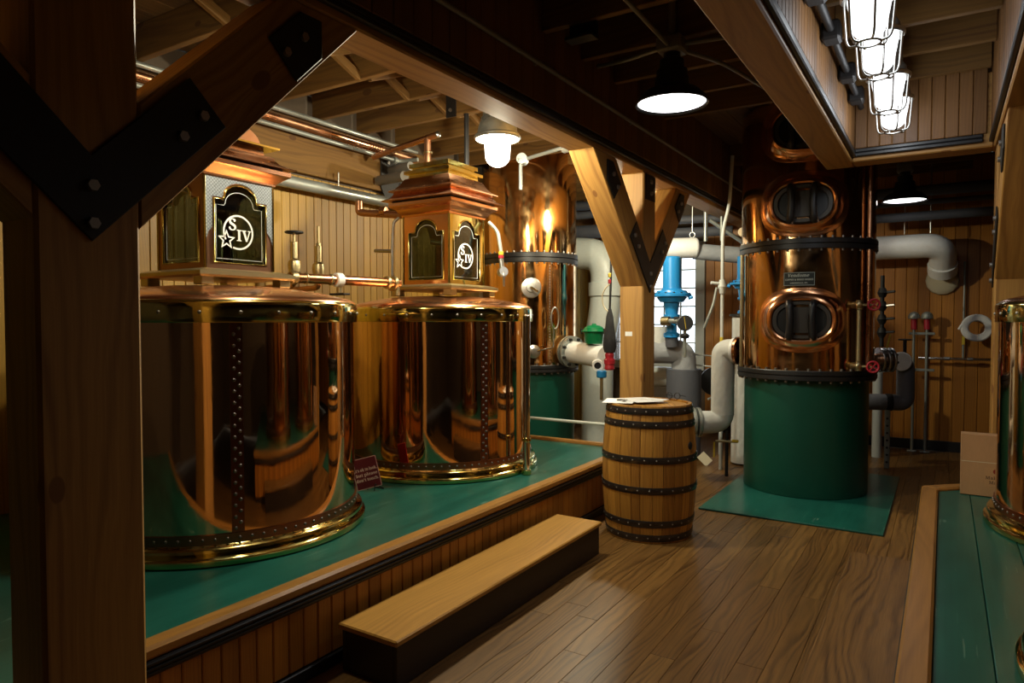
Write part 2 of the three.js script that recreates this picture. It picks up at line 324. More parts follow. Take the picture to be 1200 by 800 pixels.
// ---------------------------------------------------------------- overhead beams
const BEAM = 2.7;
function boardedBeam(name, label, core, face, z0, z1, mats, bw, tm = M.timber) {   // timber beam along z, boarded on the face at x = face
  const b = struct(name, label, 'beam'), s = Math.sign(face - (core[0] + core[1]) / 2);
  span(b, 'timber', core[0], core[1], BEAM, 3.2, z0, z1, tm, 'z', 0.008);
  const gs = [0, 1, 2].map(() => cbox(0.018, DECK - 2.79, bw - 0.003, 0.004, 'y', roff(), [0.28, 2])); let i = 0;
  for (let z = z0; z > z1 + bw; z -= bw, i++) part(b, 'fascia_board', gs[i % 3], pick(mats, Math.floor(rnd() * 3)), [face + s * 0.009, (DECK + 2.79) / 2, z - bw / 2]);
  for (const [y, t] of [[2.745, 0.028], [2.775, 0.02]]) part(b, 'black_moulding', cbox(t, 0.028, z0 - z1, 0.006, 'z'), M.blackPaint, [face + s * t / 2, y, (z0 + z1) / 2]);
  return b;
}
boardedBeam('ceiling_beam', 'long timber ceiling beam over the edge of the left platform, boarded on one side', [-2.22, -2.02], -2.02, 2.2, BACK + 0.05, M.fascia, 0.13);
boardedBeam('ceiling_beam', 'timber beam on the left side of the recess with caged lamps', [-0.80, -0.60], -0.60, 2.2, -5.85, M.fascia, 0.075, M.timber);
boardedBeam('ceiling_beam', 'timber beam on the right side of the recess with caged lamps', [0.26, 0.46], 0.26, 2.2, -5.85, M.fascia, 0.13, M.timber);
{
  const b = struct('ceiling_beam', 'short cross beam closing the far end of the recess with caged lamps', 'beam');
  span(b, 'timber', -0.60, 0.26, BEAM, 3.2, -5.85, -5.65, M.timber, 'x', 0.008);
  const gs = [0, 1, 2].map(() => cbox(0.077, DECK - 2.79, 0.018, 0.004, 'y', roff(), [0.28, 2]));
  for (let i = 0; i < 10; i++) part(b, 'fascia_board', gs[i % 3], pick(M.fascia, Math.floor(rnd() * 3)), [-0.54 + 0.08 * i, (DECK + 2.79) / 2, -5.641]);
  for (const [y, t] of [[2.745, 0.028], [2.775, 0.02]]) part(b, 'black_moulding', cbox(0.78, 0.028, t, 0.006, 'x'), M.blackPaint, [-0.19, y, -5.65 + t / 2]);
}
function extrude(pts, depth, bevel = 0.003) {   // outline in (z, y), thickness along +x from 0
  const s = new THREE.Shape(pts.map(([z, y]) => new THREE.Vector2(z, y)));
  const g = new THREE.ExtrudeGeometry(s, { depth: depth - 2 * bevel, bevelEnabled: bevel > 0, bevelSize: bevel, bevelThickness: bevel, bevelOffset: -bevel, bevelSegments: 1, steps: 1 });
  g.translate(0, 0, bevel); g.rotateY(-Math.PI / 2); g.scale(-1, 1, 1);
  const idx = g.index; if (!idx) { const p = g.attributes.position.array, n = g.attributes.normal.array; for (const arr of [p, n]) for (let i = 0; i < arr.length; i += 9) for (let k = 0; k < 3; k++) [arr[i + 3 + k], arr[i + 6 + k]] = [arr[i + 6 + k], arr[i + 3 + k]]; }
  return toCreasedNormals(g, 0.3);
}
function timberPost(label, x0, z0, z1, mat, strapSide, braces, bottom = 0) {
  // post between z0 (toward the viewer) and z1; the strapped face is x0 + 0.2 or x0
  const p = thing('timber_post', label, 'post', [x0 + 0.1, bottom, (z0 + z1) / 2]), d = z0 - z1, xs = strapSide * 0.1, base = -bottom;
  part(p, 'post', cbox(0.2, BEAM - bottom, d, 0.01, 'y', [0.1, 0.36]), mat, [0, (BEAM - bottom) / 2, 0]);
  const strap = (name, pts, bolts) => {
    const g = extrude(pts, 0.01); g.translate(strapSide > 0 ? xs : xs - 0.01, base, 0);
    const s = part(p, name, g, M.iron);
    for (const [z, y] of bolts) part(s, 'bolt', hexbolt(V(xs + strapSide * 0.0095, y + base, z), V(strapSide, 0, 0), 0.018, 0.014), M.bolt);
  };
  for (const s of braces) {
    const zf = s * d / 2;
    // 45 degree brace, cut square against the post and under the beam
    const out = [[zf + s * 0.001, 1.80], [zf + s * 0.90, 2.699], [zf + s * 0.53, 2.699], [zf + s * 0.001, 2.17]]; if (s < 0) out.reverse();
    const g = extrude(out, 0.196, 0.007); g.translate(-0.098, base, 0);
    const P = g.attributes.position, N = g.attributes.normal, U = g.attributes.uv, o = roff();
    for (let i = 0; i < P.count; i++) { const z = P.getZ(i) * s, y = P.getY(i), al = (z + y) * 0.7071, ac = (y - z) * 0.7071; U.setXY(i, (Math.abs(N.getX(i)) > 0.6 ? ac : P.getX(i)) / 0.5 + o[0], al / 2 + o[1]); }
    part(p, 'brace', g, mat);
    const e = s * d / 2;
    strap('end_plate', [[e + s * 0.46, 2.52], [e + s * 0.58, 2.40], [e + s * 0.70, 2.52], [e + s * 0.70, 2.66], [e + s * 0.60, 2.66]], [[e + s * 0.53, 2.49], [e + s * 0.61, 2.57]]);
  }
  const A = d / 2, both = braces.length > 1;
  const rightArm = [[0, 1.75], [A + 0.27, 2.17], [A + 0.18, 2.26], [0, 1.95]];
  const pts = both ? [[0, 1.75], [A + 0.285, 2.165], [A + 0.16, 2.29], [0, 1.99], [-A - 0.16, 2.29], [-A - 0.285, 2.165]] : rightArm.map(([z, y]) => [z * braces[0], y]);
  strap('strap_plate', pts, [[0, 1.80], [0, 1.905], ...braces.flatMap((s) => [[s * (A + 0.13), 2.10], [s * (A + 0.20), 2.18]])]);
  return p;
}
const nearPost = timberPost('huge timber post with black strap plates, beside the first copper still', -2.22, -0.85, -1.13, M.timber, 1, [1, -1]);
const farPost = timberPost('timber post with two braces standing behind the oak barrel', -2.22, -5.13, -5.39, M.timber, 1, [1, -1]);
strapTop(farPost, 2.50);
function strapTop(p, y) {
  const s = part(p, 'top_plate', cbox(0.01, 0.2, 0.2, 0.002), M.iron, [0.105, y + 0.09, 0]);
  for (const dy of [-0.045, 0.045]) part(s, 'bolt', hexbolt(V(0.005, dy, 0), V(1, 0, 0), 0.018, 0.014), M.bolt);
  part(p, 'label_card', cbox(0.06, 0.035, 0.002, 0.0005), M.paper, [-0.02, 1.42, 0.131]);
}
timberPost('brown timber post with a brace behind the cardboard box', 0.275, -5.56, -5.80, M.timber, -1, [1]);

// ---------------------------------------------------------------- platforms and steps
const PY = 0.42;
{
  const p = thing('still_platform', 'long platform with green painted deck and board skirt carrying two copper stills', 'platform', [-3.4, 0, -2.2]);
  const L = (n, x0, x1, y0, y1, z0, z1, m, ax = 'z', c = 0.004, sc) => span(p, n, x0 + 3.4, x1 + 3.4, y0, y1, z0 + 2.2, z1 + 2.2, m, ax, c, sc);
  L('deck', LEFT + 0.01, -2.32, 0.385, PY, 1.2, -5.47, M.deck, 'z', 0.002, [0.9, 2.6]);
  L('frame', LEFT + 0.02, -2.30, 0.001, 0.384, 1.15, -5.50, M.brown, 'z', 0.002);
  L('edge_nosing', -2.322, -2.235, 0.385, 0.432, 1.2, -5.545, M.nosing, 'z', 0.012);
  L('edge_nosing', LEFT + 0.02, -2.322, 0.40, 0.445, -5.472, -5.545, M.nosing, 'x', 0.012);
  const gs = [0, 1, 2].map(() => cbox(0.016, 0.29, 0.0755, 0.005, 'y', roff(), [0.2, 1.2]));
  for (let i = 0, z = 1.1; z > -5.45; z -= 0.078, i++) part(p, 'skirt_board', gs[i % 3], pick(M.skirt, Math.floor(rnd() * 3)), [-2.284 + 3.4, 0.2, z - 0.039 + 2.2]);
  for (const [y, t] of [[0.368, 0.036], [0.344, 0.026], [0.325, 0.018]]) L('black_moulding', -2.277, -2.277 + t, y - 0.011, y + 0.011, 1.2, -5.5, M.blackPaint, 'z', 0.008);
  L('black_baseboard', -2.276, -2.258, 0.001, 0.055, 1.2, -5.5, M.blackPaint, 'z');
}
function stepBox(label, x0, x1, z0, z1, h, m = M.step) {
  const p = thing('wooden_step', label, 'step', [(x0 + x1) / 2, 0, (z0 + z1) / 2]), w = x1 - x0, d = z0 - z1;
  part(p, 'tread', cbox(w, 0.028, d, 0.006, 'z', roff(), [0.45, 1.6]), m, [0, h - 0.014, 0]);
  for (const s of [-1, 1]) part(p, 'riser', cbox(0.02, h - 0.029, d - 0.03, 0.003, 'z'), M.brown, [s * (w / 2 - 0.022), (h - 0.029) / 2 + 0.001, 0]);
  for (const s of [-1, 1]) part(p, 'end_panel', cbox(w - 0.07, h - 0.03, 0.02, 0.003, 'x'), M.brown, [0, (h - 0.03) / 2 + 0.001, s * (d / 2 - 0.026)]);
  return p;
}
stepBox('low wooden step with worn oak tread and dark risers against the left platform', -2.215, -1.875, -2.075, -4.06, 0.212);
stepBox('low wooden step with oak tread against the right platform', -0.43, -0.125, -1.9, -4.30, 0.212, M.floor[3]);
{
  const p = thing('still_platform', 'platform with blue green painted boards and oak edge carrying the brass banded stills', 'platform', [1.2, 0, -3.4]);
  const prism = (n, pts, y0, y1, m, bev = 0.003) => {   // outline in (x, z) world coordinates
    const g = new THREE.ExtrudeGeometry(new THREE.Shape(pts.map(([x, z]) => new THREE.Vector2(x - 1.2, -(z + 3.4)))), { depth: y1 - y0 - 2 * bev, bevelEnabled: true, bevelSize: bev, bevelThickness: bev, bevelOffset: -bev, bevelSegments: 1 });
    g.rotateX(-Math.PI / 2); g.translate(0, y0 + bev, 0); const P = g.attributes.position, U = g.attributes.uv, o = roff(); for (let i = 0; i < P.count; i++) U.setXY(i, (P.getX(i) + P.getY(i)) / 0.9 + o[0], P.getZ(i) / 2.6 + o[1]);
    return part(p, n, toCreasedNormals(g, 0.3), m);
  };
  const E1 = -5.53, diag = (x, k = 0) => Math.max(E1 + k, -5.23 - (x + 0.11) + k), X1 = RIGHT - 0.02;
  prism('frame', [[-0.08, -1.5], [X1, -1.5], [X1, E1 + 0.03], [0.19, E1 + 0.03], [-0.08, -5.21]], 0.001, 0.384, M.brown);
  for (let i = 0; i < 20; i++) { const x0 = -0.0145 + i * 0.17, x1 = Math.min(x0 + 0.167, X1); if (x1 - x0 < 0.05) break; prism('deck_board', [[x0, -1.45], [x1, -1.45], [x1, diag(x1, 0.13)], [x0, diag(x0, 0.13)]], 0.385, PY, M.deck); }
  prism('edge_nosing', [[-0.11, -1.45], [-0.017, -1.45], [-0.017, -5.19], [-0.11, -5.23]], 0.385, 0.44, M.nosing, 0.01);
  prism('edge_nosing', [[-0.11, -5.231], [-0.017, -5.191], [0.235, -5.44], [0.20, E1]], 0.385, 0.44, M.nosing, 0.01);
  prism('edge_nosing', [[0.201, E1], [0.236, -5.44], [X1, -5.44], [X1, E1]], 0.385, 0.44, M.nosing, 0.01);
  const gs = [0, 1, 2].map(() => cbox(0.016, 0.29, 0.0755, 0.005, 'y', roff(), [0.2, 1.2]));
  for (let i = 0, z = -1.5; z > -5.18; z -= 0.078, i++) part(p, 'skirt_board', gs[i % 3], pick(M.skirt, i + 1), [-0.089 - 1.2, 0.2, z - 0.039 + 3.4]);
  part(p, 'black_moulding', cbox(0.023, 0.043, 3.75, 0.008, 'z'), M.blackPaint, [-0.1085 - 1.2, 0.3565, 0.03]);
}
{
  const p = thing('floor_pad', 'flat green painted pad on the floor under the tall manhole still', 'floor pad', [-1.0, 0, -6.5]);
  part(p, 'pad', cbox(1.32, 0.014, 2.12, 0.003, 'z', [0, 0], [0.9, 2.6]), M.deck, [0, 0.008, 0]);
}

// ---------------------------------------------------------------- copper pot stills
const serif = await new FontLoader().loadAsync('fonts/droid/droid_serif_bold.typeface.json');
const polar = (r, y, a) => V(r * Math.sin(a), y, r * Math.cos(a));
const rivetsAround = (r, y, n, rad, h, a0 = 0) => merge(Array.from({ length: n }, (_, i) => { const a = a0 + i / n * 6.2832; return knob(polar(r, y, a), V(Math.sin(a), 0, Math.cos(a)), rad, h); }));
function curvedStrip(r, y0, y1, a, w, t) {       // a strip hugging a cylinder
  const g = new THREE.CylinderGeometry(r + t, r + t, y1 - y0, 6, 1, true, a - w / r / 2, w / r); g.translate(0, (y0 + y1) / 2, 0);
  const s1 = new THREE.PlaneGeometry(t * 2, y1 - y0); const mk = (q) => { const k = s1.clone(); const p = polar(r, (y0 + y1) / 2, q); k.rotateY(q + Math.PI / 2); k.translate(p.x, p.y, p.z); return k; };
  return merge([g, mk(a - w / r / 2), mk(a + w / r / 2)]);
}
const BODY = [[0.695, 0.09], [0.695, 0.3], [0.695, 0.6], [0.695, 0.9], [0.695, 1.11]];
function makeStill(label, cx, cz, seam) {
  const s = thing('pot_still', label, 'still', [cx, PY + 0.001, cz], undefined);
  part(s, 'body', lathe(BODY, 160), M.copper);
  part(s, 'base_ring', lathe([[0.5, 0], [0.742, 0], [0.749, 0.006], [0.752, 0.02], [0.749, 0.034], [0.738, 0.043], [0.726, 0.046], [0.728, 0.052], [0.734, 0.062], [0.732, 0.074], [0.724, 0.082], [0.706, 0.086], [0.702, 0.09], [0.69, 0.09]], 128, 0.6), M.brass);
  const strip = part(s, 'base_strip', lathe([[0.69, 0.09], [0.703, 0.09], [0.703, 0.135], [0.69, 0.135]], 128), M.strip);
  stuff(part(strip, 'rivets', rivetsAround(0.703, 0.113, 84, 0.0075, 0.006), M.rivetIron));
  const band = part(s, 'rim_band', lathe([[0.69, 1.098], [0.712, 1.098], [0.714, 1.102], [0.714, 1.186], [0.710, 1.196], [0.700, 1.203], [0.69, 1.205]], 128, 0.6), M.brass);
  stuff(part(band, 'rivets', rivetsAround(0.714, 1.145, 26, 0.009, 0.006, 0.1), M.bolt));
  part(s, 'lid', lathe([[0.70, 1.200], [0.692, 1.212], [0.66, 1.226], [0.55, 1.250], [0.42, 1.272], [0.32, 1.284], [0.2, 1.29], [0, 1.29]], 128, 0.8), M.copperSmooth);
  const st = part(s, 'seam_strip', curvedStrip(0.695, 0.135, 1.098, seam, 0.055, 0.004), M.strip);
  const list = []; for (let i = 0; i < 36; i++) { const a = seam + (i % 2 ? 0.016 : -0.016); list.push(knob(polar(0.699, 0.155 + i * 0.0262, a), V(Math.sin(a), 0, Math.cos(a)), 0.0095, 0.008)); }
  stuff(part(st, 'rivets', merge(list), M.rivetIron));
  return s;
}
const S1 = [-3.33, -2.31], S2 = [-3.31, -4.19], S3 = [0.947, -4.60], S4 = [0.96, -2.68];
makeStill('polished copper pot still with riveted seam, beside the huge post', ...S1, 1.038);
makeStill('polished copper pot still between the other still and the tall green based column', ...S2, 1.114);
makeStill('brass banded copper still on the right platform beside the cardboard box', ...S3, 2.4);
makeStill('copper still at the viewer end of the right platform', ...S4, 2.4);

// ---------------------------------------------------------------- lantern shaped glass heads on the stills
function archHole(hw, y0, y1, ytop) {             // arched opening with small shoulders
  const pts = [[-hw, y0], [hw, y0], [hw, y1]], ra = hw * 0.66, n = 14;
  pts.push([ra, y1]);
  for (let i = 0; i <= n; i++) { const t = i / n * Math.PI; pts.push([ra * Math.cos(t) * 0.92, y1 + 0.012 + (ytop - y1 - 0.012) * Math.sin(t)]); }
  pts.push([-ra, y1], [-hw, y1]); return pts;
}
function emblemShapes() {
  const out = [];
  const ring = new THREE.Shape(); const A0 = -1.95, A1 = A0 + 5.6;        // ring left open beside the star
  for (let i = 0; i <= 48; i++) { const t = A0 + (A1 - A0) * i / 48; const x = Math.cos(t) * 0.062, y = Math.sin(t) * 0.062; i ? ring.lineTo(x, y) : ring.moveTo(x, y); }
  for (let i = 48; i >= 0; i--) { const t = A0 + (A1 - A0) * i / 48; ring.lineTo(Math.cos(t) * 0.0555, Math.sin(t) * 0.0555); }
  out.push(ring);
  const star = new THREE.Shape(), hole = new THREE.Path();
  for (const [sh, R, r] of [[star, 0.036, 0.0165], [hole, 0.025, 0.0105]]) for (let i = 0; i < 10; i++) { const t = Math.PI / 2 + i * Math.PI / 5, q = i % 2 ? r : R, x = -0.048 + q * Math.cos(t), y = -0.03 + q * Math.sin(t); i ? sh.lineTo(x, y) : sh.moveTo(x, y); }
  star.holes.push(hole); out.push(star); return out;
}
function emblem(parent, pos, k) {                 // etched ring, star, S and IV, facing +x
  const e = { depth: 0.001, bevelEnabled: false }, list = emblemShapes().map((s) => new THREE.ExtrudeGeometry(s, e));
  const txt = (t, x, y, size) => { const g = new TextGeometry(t, { font: serif, size, depth: 0.001, curveSegments: 5, bevelEnabled: false }); g.translate(x, y, 0); return g; };
  list.push(txt('S', -0.040, 0.006, 0.042), txt('IV', -0.008, -0.030, 0.040));
  const g = merge(list); g.scale(k, k, 1); part(parent, 'emblem', g, M.etched, pos).userData.label = 'white etched ring with star, S and IV';
}
function makeLantern(label, x, y, z, a, hb, panelMats, top) {
  const g = thing('spirit_lantern', label, 'lantern', [x, y, z]);
  for (const sx of [-1, 1]) for (const sz of [-1, 1]) part(g, 'foot', cbox(0.07, 0.045, 0.07, 0.004), M.brassDull, [sx * (a + 0.03), 0.0225, sz * (a + 0.03)]);
  part(g, 'base_plate', square([[0, 0.04], [a + 0.072, 0.04], [a + 0.085, 0.05], [a + 0.085, 0.068], [a + 0.05, 0.08], [a + 0.022, 0.086], [a - 0.02, 0.09], [0, 0.09]]), M.brassDull);
  const y0 = 0.086, hw = a * 0.76, pts = archHole(hw, 0.035, hb * 0.76, hb * 0.94);
  const shape = new THREE.Shape([[-a, 0], [a, 0], [a, hb], [-a, hb]].map((q) => new THREE.Vector2(...q)));
  shape.holes.push(new THREE.Path(pts.map((q) => new THREE.Vector2(...q))));
  const pg = new THREE.ExtrudeGeometry(shape, { depth: 0.012, bevelEnabled: false }); pg.translate(0, 0, a - 0.012);
  const trim = sweep(pts.map(([px, py]) => V(px, py, a + 0.002)), 0.006, 6, true);
  const ps = new THREE.Shape(pts.map((q) => new THREE.Vector2(...q)));
  const glassG = new THREE.ExtrudeGeometry(ps, { depth: 0.003, bevelEnabled: false }); glassG.translate(0, 0, a - 0.010);
  const inner = sweep(archHole(hw * 0.88, 0.055, hb * 0.70, hb * 0.86).map(([px, py]) => V(px, py, a - 0.0068)), 0.0014, 4, true);
  for (let i = 0; i < 4; i++) {
    const turn = [0, i * Math.PI / 2, 0];
    const p = part(g, 'side_panel', pg, panelMats[i], [0, y0, 0], turn);
    part(p, 'window_moulding', trim, M.brass);
    const gl = part(g, 'pane', glassG, M.smoked, [0, y0, 0], turn);
    part(gl, 'etched_line', inner, M.etched);
    if (i === 1) emblem(gl, [-0.008, hb * 0.42, a - 0.0068], a / 0.14);
  }
  for (const sx of [-1, 1]) for (const sz of [-1, 1]) part(g, 'corner_bead', rod(V(sx * a, y0, sz * a), V(sx * a, y0 + hb, sz * a), 0.007, 10), M.brass);
  part(g, 'floor_plate', cbox(2 * a - 0.03, 0.01, 2 * a - 0.03, 0.002), M.copperWorn, [0, y0 + 0.01, 0]);
  part(g, 'spout', pipe([[0.02, y0 + 0.01, 0.0], [0.02, y0 + hb * 0.62, 0], [-0.09, y0 + hb * 0.66, 0.05]], 0.02, 0.04, 12), M.brassDull);
  top(g, y0 + hb);
  return g;
}
const L1 = makeLantern('glass sided copper head with patterned silver corners, on the still beside the huge post', -3.385, PY + 1.290, -2.312, 0.208, 0.475, [M.copperDark, M.copperDark, M.copperDark, M.copperDark], (g, t) => {
  const a = 0.208;
  part(g, 'cornice', square([[a - 0.01, t - 0.004], [a + 0.012, t], [a + 0.012, t + 0.010], [a + 0.022, t + 0.018], [a + 0.040, t + 0.034], [a + 0.066, t + 0.050], [a + 0.072, t + 0.056], [a + 0.072, t + 0.078], [a + 0.05, t + 0.082], [0, t + 0.082]]), M.copperSmooth);
  part(g, 'gap_strip', square([[0, t + 0.08], [a + 0.04, t + 0.08], [a + 0.04, t + 0.094], [0, t + 0.094]]), M.rubber);
  part(g, 'roof', square([[0, t + 0.092], [a + 0.092, t + 0.092], [a + 0.094, t + 0.097], [a + 0.055, t + 0.108], [a + 0.03, t + 0.122], [a + 0.012, t + 0.142], [a + 0.006, t + 0.16], [a - 0.03, t + 0.162], [a - 0.032, t + 0.205], [0, t + 0.205]]), M.copperWorn);
  part(g, 'cap_plate', square([[0, t + 0.203], [a + 0.03, t + 0.203], [a + 0.03, t + 0.213], [0, t + 0.213]]), M.brass);
  const q = new THREE.ExtrudeGeometry((() => { const s = new THREE.Shape(); s.moveTo(-0.16, 0); s.lineTo(0.16, 0); s.absellipse(0, 0, 0.16, 0.1, 0, Math.PI, false); return s; })(), { depth: 0.34, bevelEnabled: true, bevelSize: 0.004, bevelThickness: 0.004, bevelSegments: 2, curveSegments: 24 });
  q.translate(0, t + 0.212, -0.17); q.rotateY(Math.PI / 2); part(g, 'arched_cap', q, M.copperWorn);
});
{ // patterned silver spandrel plate on the face with the emblem, drooping to points at both sides
  const a = 0.208, hb = 0.475, s = new THREE.Shape(); const y0 = 0.086;
  s.moveTo(-a, hb); s.lineTo(-a, hb * 0.28); s.lineTo(-a + 0.02, hb * 0.40); s.lineTo(-a * 0.8, hb * 0.45); s.lineTo(-a * 0.8, hb * 0.78); s.lineTo(-a * 0.52, hb * 0.78);
  for (let i = 0; i <= 12; i++) { const t = Math.PI - i / 12 * Math.PI; s.lineTo(a * 0.50 * Math.cos(t), hb * 0.80 + hb * 0.16 * Math.sin(t)); }
  s.lineTo(a * 0.52, hb * 0.78); s.lineTo(a * 0.8, hb * 0.78); s.lineTo(a * 0.8, hb * 0.45); s.lineTo(a - 0.02, hb * 0.40); s.lineTo(a, hb * 0.28); s.lineTo(a, hb);
  const g = new THREE.ExtrudeGeometry(s, { depth: 0.003, bevelEnabled: false }); g.translate(0, y0, a + 0.0005); g.rotateY(Math.PI / 2);
  const uv = g.attributes.uv; for (let i = 0; i < uv.count; i++) uv.setXY(i, uv.getX(i) * 9, uv.getY(i) * 9);
  part(L1, 'patterned_plate', g, M.hammered).userData.label = 'silver plate with a fine checked pattern';
}
makeLantern('tall glass sided copper head with stepped roof, on the still beside the green based column', -3.26, PY + 1.290, -4.17, 0.217, 0.51, [M.copperSmooth, M.brass, M.copperSmooth, M.copperSmooth], (g, t) => {
  const a = 0.217;
  part(g, 'cornice', square([[a - 0.01, t - 0.004], [a + 0.010, t], [a + 0.012, t + 0.012], [a + 0.026, t + 0.026], [a + 0.042, t + 0.052], [a + 0.074, t + 0.070], [a + 0.080, t + 0.078], [a + 0.080, t + 0.100], [0, t + 0.100]]), M.copperSmooth);
  part(g, 'gap_strip', square([[0, t + 0.098], [a + 0.06, t + 0.098], [a + 0.06, t + 0.114], [0, t + 0.114]]), M.rubber);
  part(g, 'roof', square([[0, t + 0.112], [a + 0.118, t + 0.112], [a + 0.121, t + 0.118], [a + 0.075, t + 0.140], [a + 0.055, t + 0.165], [a + 0.05, t + 0.180], [a + 0.082, t + 0.185], [a + 0.082, t + 0.192], [a + 0.045, t + 0.212], [a + 0.018, t + 0.245], [a - 0.005, t + 0.285], [a - 0.03, t + 0.298], [0, t + 0.298]]), M.copperWorn);
  part(g, 'cap_plate', square([[0, t + 0.297], [a - 0.030, t + 0.297], [a - 0.030, t + 0.318], [a - 0.002, t + 0.322], [a - 0.002, t + 0.345], [a - 0.05, t + 0.347], [a - 0.05, t + 0.368], [a - 0.03, t + 0.370], [a - 0.03, t + 0.40], [0, t + 0.40]]), M.brass);
});

// ---------------------------------------------------------------- tall column still with green base
function bolts(r, y0, n, up, rad = 0.014) { return merge(Array.from({ length: n }, (_, i) => { const p = polar(r, y0, i / n * 6.2832 + 0.05); return hexbolt(p, V(0, up, 0), rad, 0.018); })); }
function flange(parent, y0, y1, r, n) {
  const m = part(parent, 'flange', lathe([[0.45, y0], [r, y0], [r + 0.003, y0 + 0.005], [r + 0.003, y0 + (y1 - y0) * 0.44], [r - 0.014, y0 + (y1 - y0) * 0.46], [r - 0.014, y0 + (y1 - y0) * 0.54], [r + 0.003, y0 + (y1 - y0) * 0.56], [r + 0.003, y1 - 0.005], [r, y1], [0.45, y1]], 96), M.blackPaint);
  stuff(part(m, 'bolts', merge([bolts(r - 0.018, y0, n, -1), bolts(r - 0.018, y1, n, 1)]), M.rivetIron)); return m;
}
function column(label, x, z, r, greenR, h1, h2, top, cm = M.columnCopper) {
  const c = thing('column_still', label, 'still', [x, 0, z]);
  part(c, 'green_base', lathe([[0, 0.016], [greenR - 0.004, 0.016], [greenR, 0.02], [greenR, 0.5], [greenR, h1[0]], [0, h1[0]]], 96), M.green);
  flange(c, h1[0], h1[1], r + 0.022, 40);
  part(c, 'copper_shell', lathe([[r, h1[1]], [r, h1[1] + 0.3], [r, h1[1] + 0.6], [r, h2[0]]], 128), cm);
  flange(c, h2[0], h2[1], r + 0.014, 40);
  part(c, 'copper_shell', lathe([[r, h2[1]], [r, h2[1] + 0.4], [r, h2[1] + 0.8], [r, top - 0.04], [r - 0.03, top], [0, top]], 128), cm);
  return c;
}
const C1 = column('tall copper column with green base behind the second pot still', -3.95, -6.61, 0.522, 0.5, [0.975, 1.055], [2.14, 2.245], 3.41);
{
  const st = curvedStrip(0.522, 1.06, 2.14, 0.95, 0.05, 0.004); const m = part(C1, 'seam_strip', st, M.columnCopper);
  const list = []; for (let i = 0; i < 36; i++) list.push(knob(polar(0.526, 1.09 + i * 0.029, 0.95), V(Math.sin(0.95), 0, Math.cos(0.95)), 0.006, 0.005)); stuff(part(m, 'rivets', merge(list), M.bolt));
  // round port cover with lever, sampling cock and loop handle
  const at = (a, y, r = 0.522) => polar(r, y, a), out = (a) => V(Math.sin(a), 0, Math.cos(a));
  const a1 = 0.56, y1 = 1.87; const p = part(C1, 'port_cover', aim(lathe([[0, 0], [0.105, 0], [0.11, 0.008], [0.11, 0.022], [0.1, 0.03], [0.05, 0.034], [0.045, 0.06], [0, 0.062]], 40), at(a1, y1), at(a1, y1).add(out(a1))), M.steel);
  part(p, 'lever', pipe([at(a1, y1, 0.582), at(a1, y1, 0.66), at(a1 + 0.1, y1 - 0.05, 0.72)].map((q) => [q.x, q.y, q.z]), 0.011, 0.03, 10), M.chrome);
  const a2 = 0.62, y2 = 1.20; const q = part(C1, 'sample_cock', aim(lathe([[0, 0], [0.07, 0], [0.07, 0.02], [0.035, 0.03], [0.03, 0.09], [0.04, 0.1], [0.04, 0.13], [0, 0.135]], 28), at(a2, y2), at(a2, y2).add(out(a2))), M.steel);
  part(q, 'lever', pipe([at(a2, y2, 0.63), at(a2 + 0.12, y2 + 0.03, 0.68), at(a2 + 0.25, y2 + 0.05, 0.70)].map((k) => [k.x, k.y, k.z]), 0.010, 0.04, 10), M.chrome);
  const b = at(a2 + 0.27, y2 + 0.05, 0.70), loop = [b]; for (let i = 0; i <= 24; i++) { const t = -1.2 + i / 24 * 6.6; loop.push(V(b.x + 0.02 - 0.04 * Math.cos(t) * 0.7, b.y + 0.30 + 0.11 * Math.sin(t), b.z + 0.03 * Math.cos(t))); }
  part(q, 'loop_handle', sweep(bend(loop, 0.02, 3), 0.008, 8), M.steel);
}

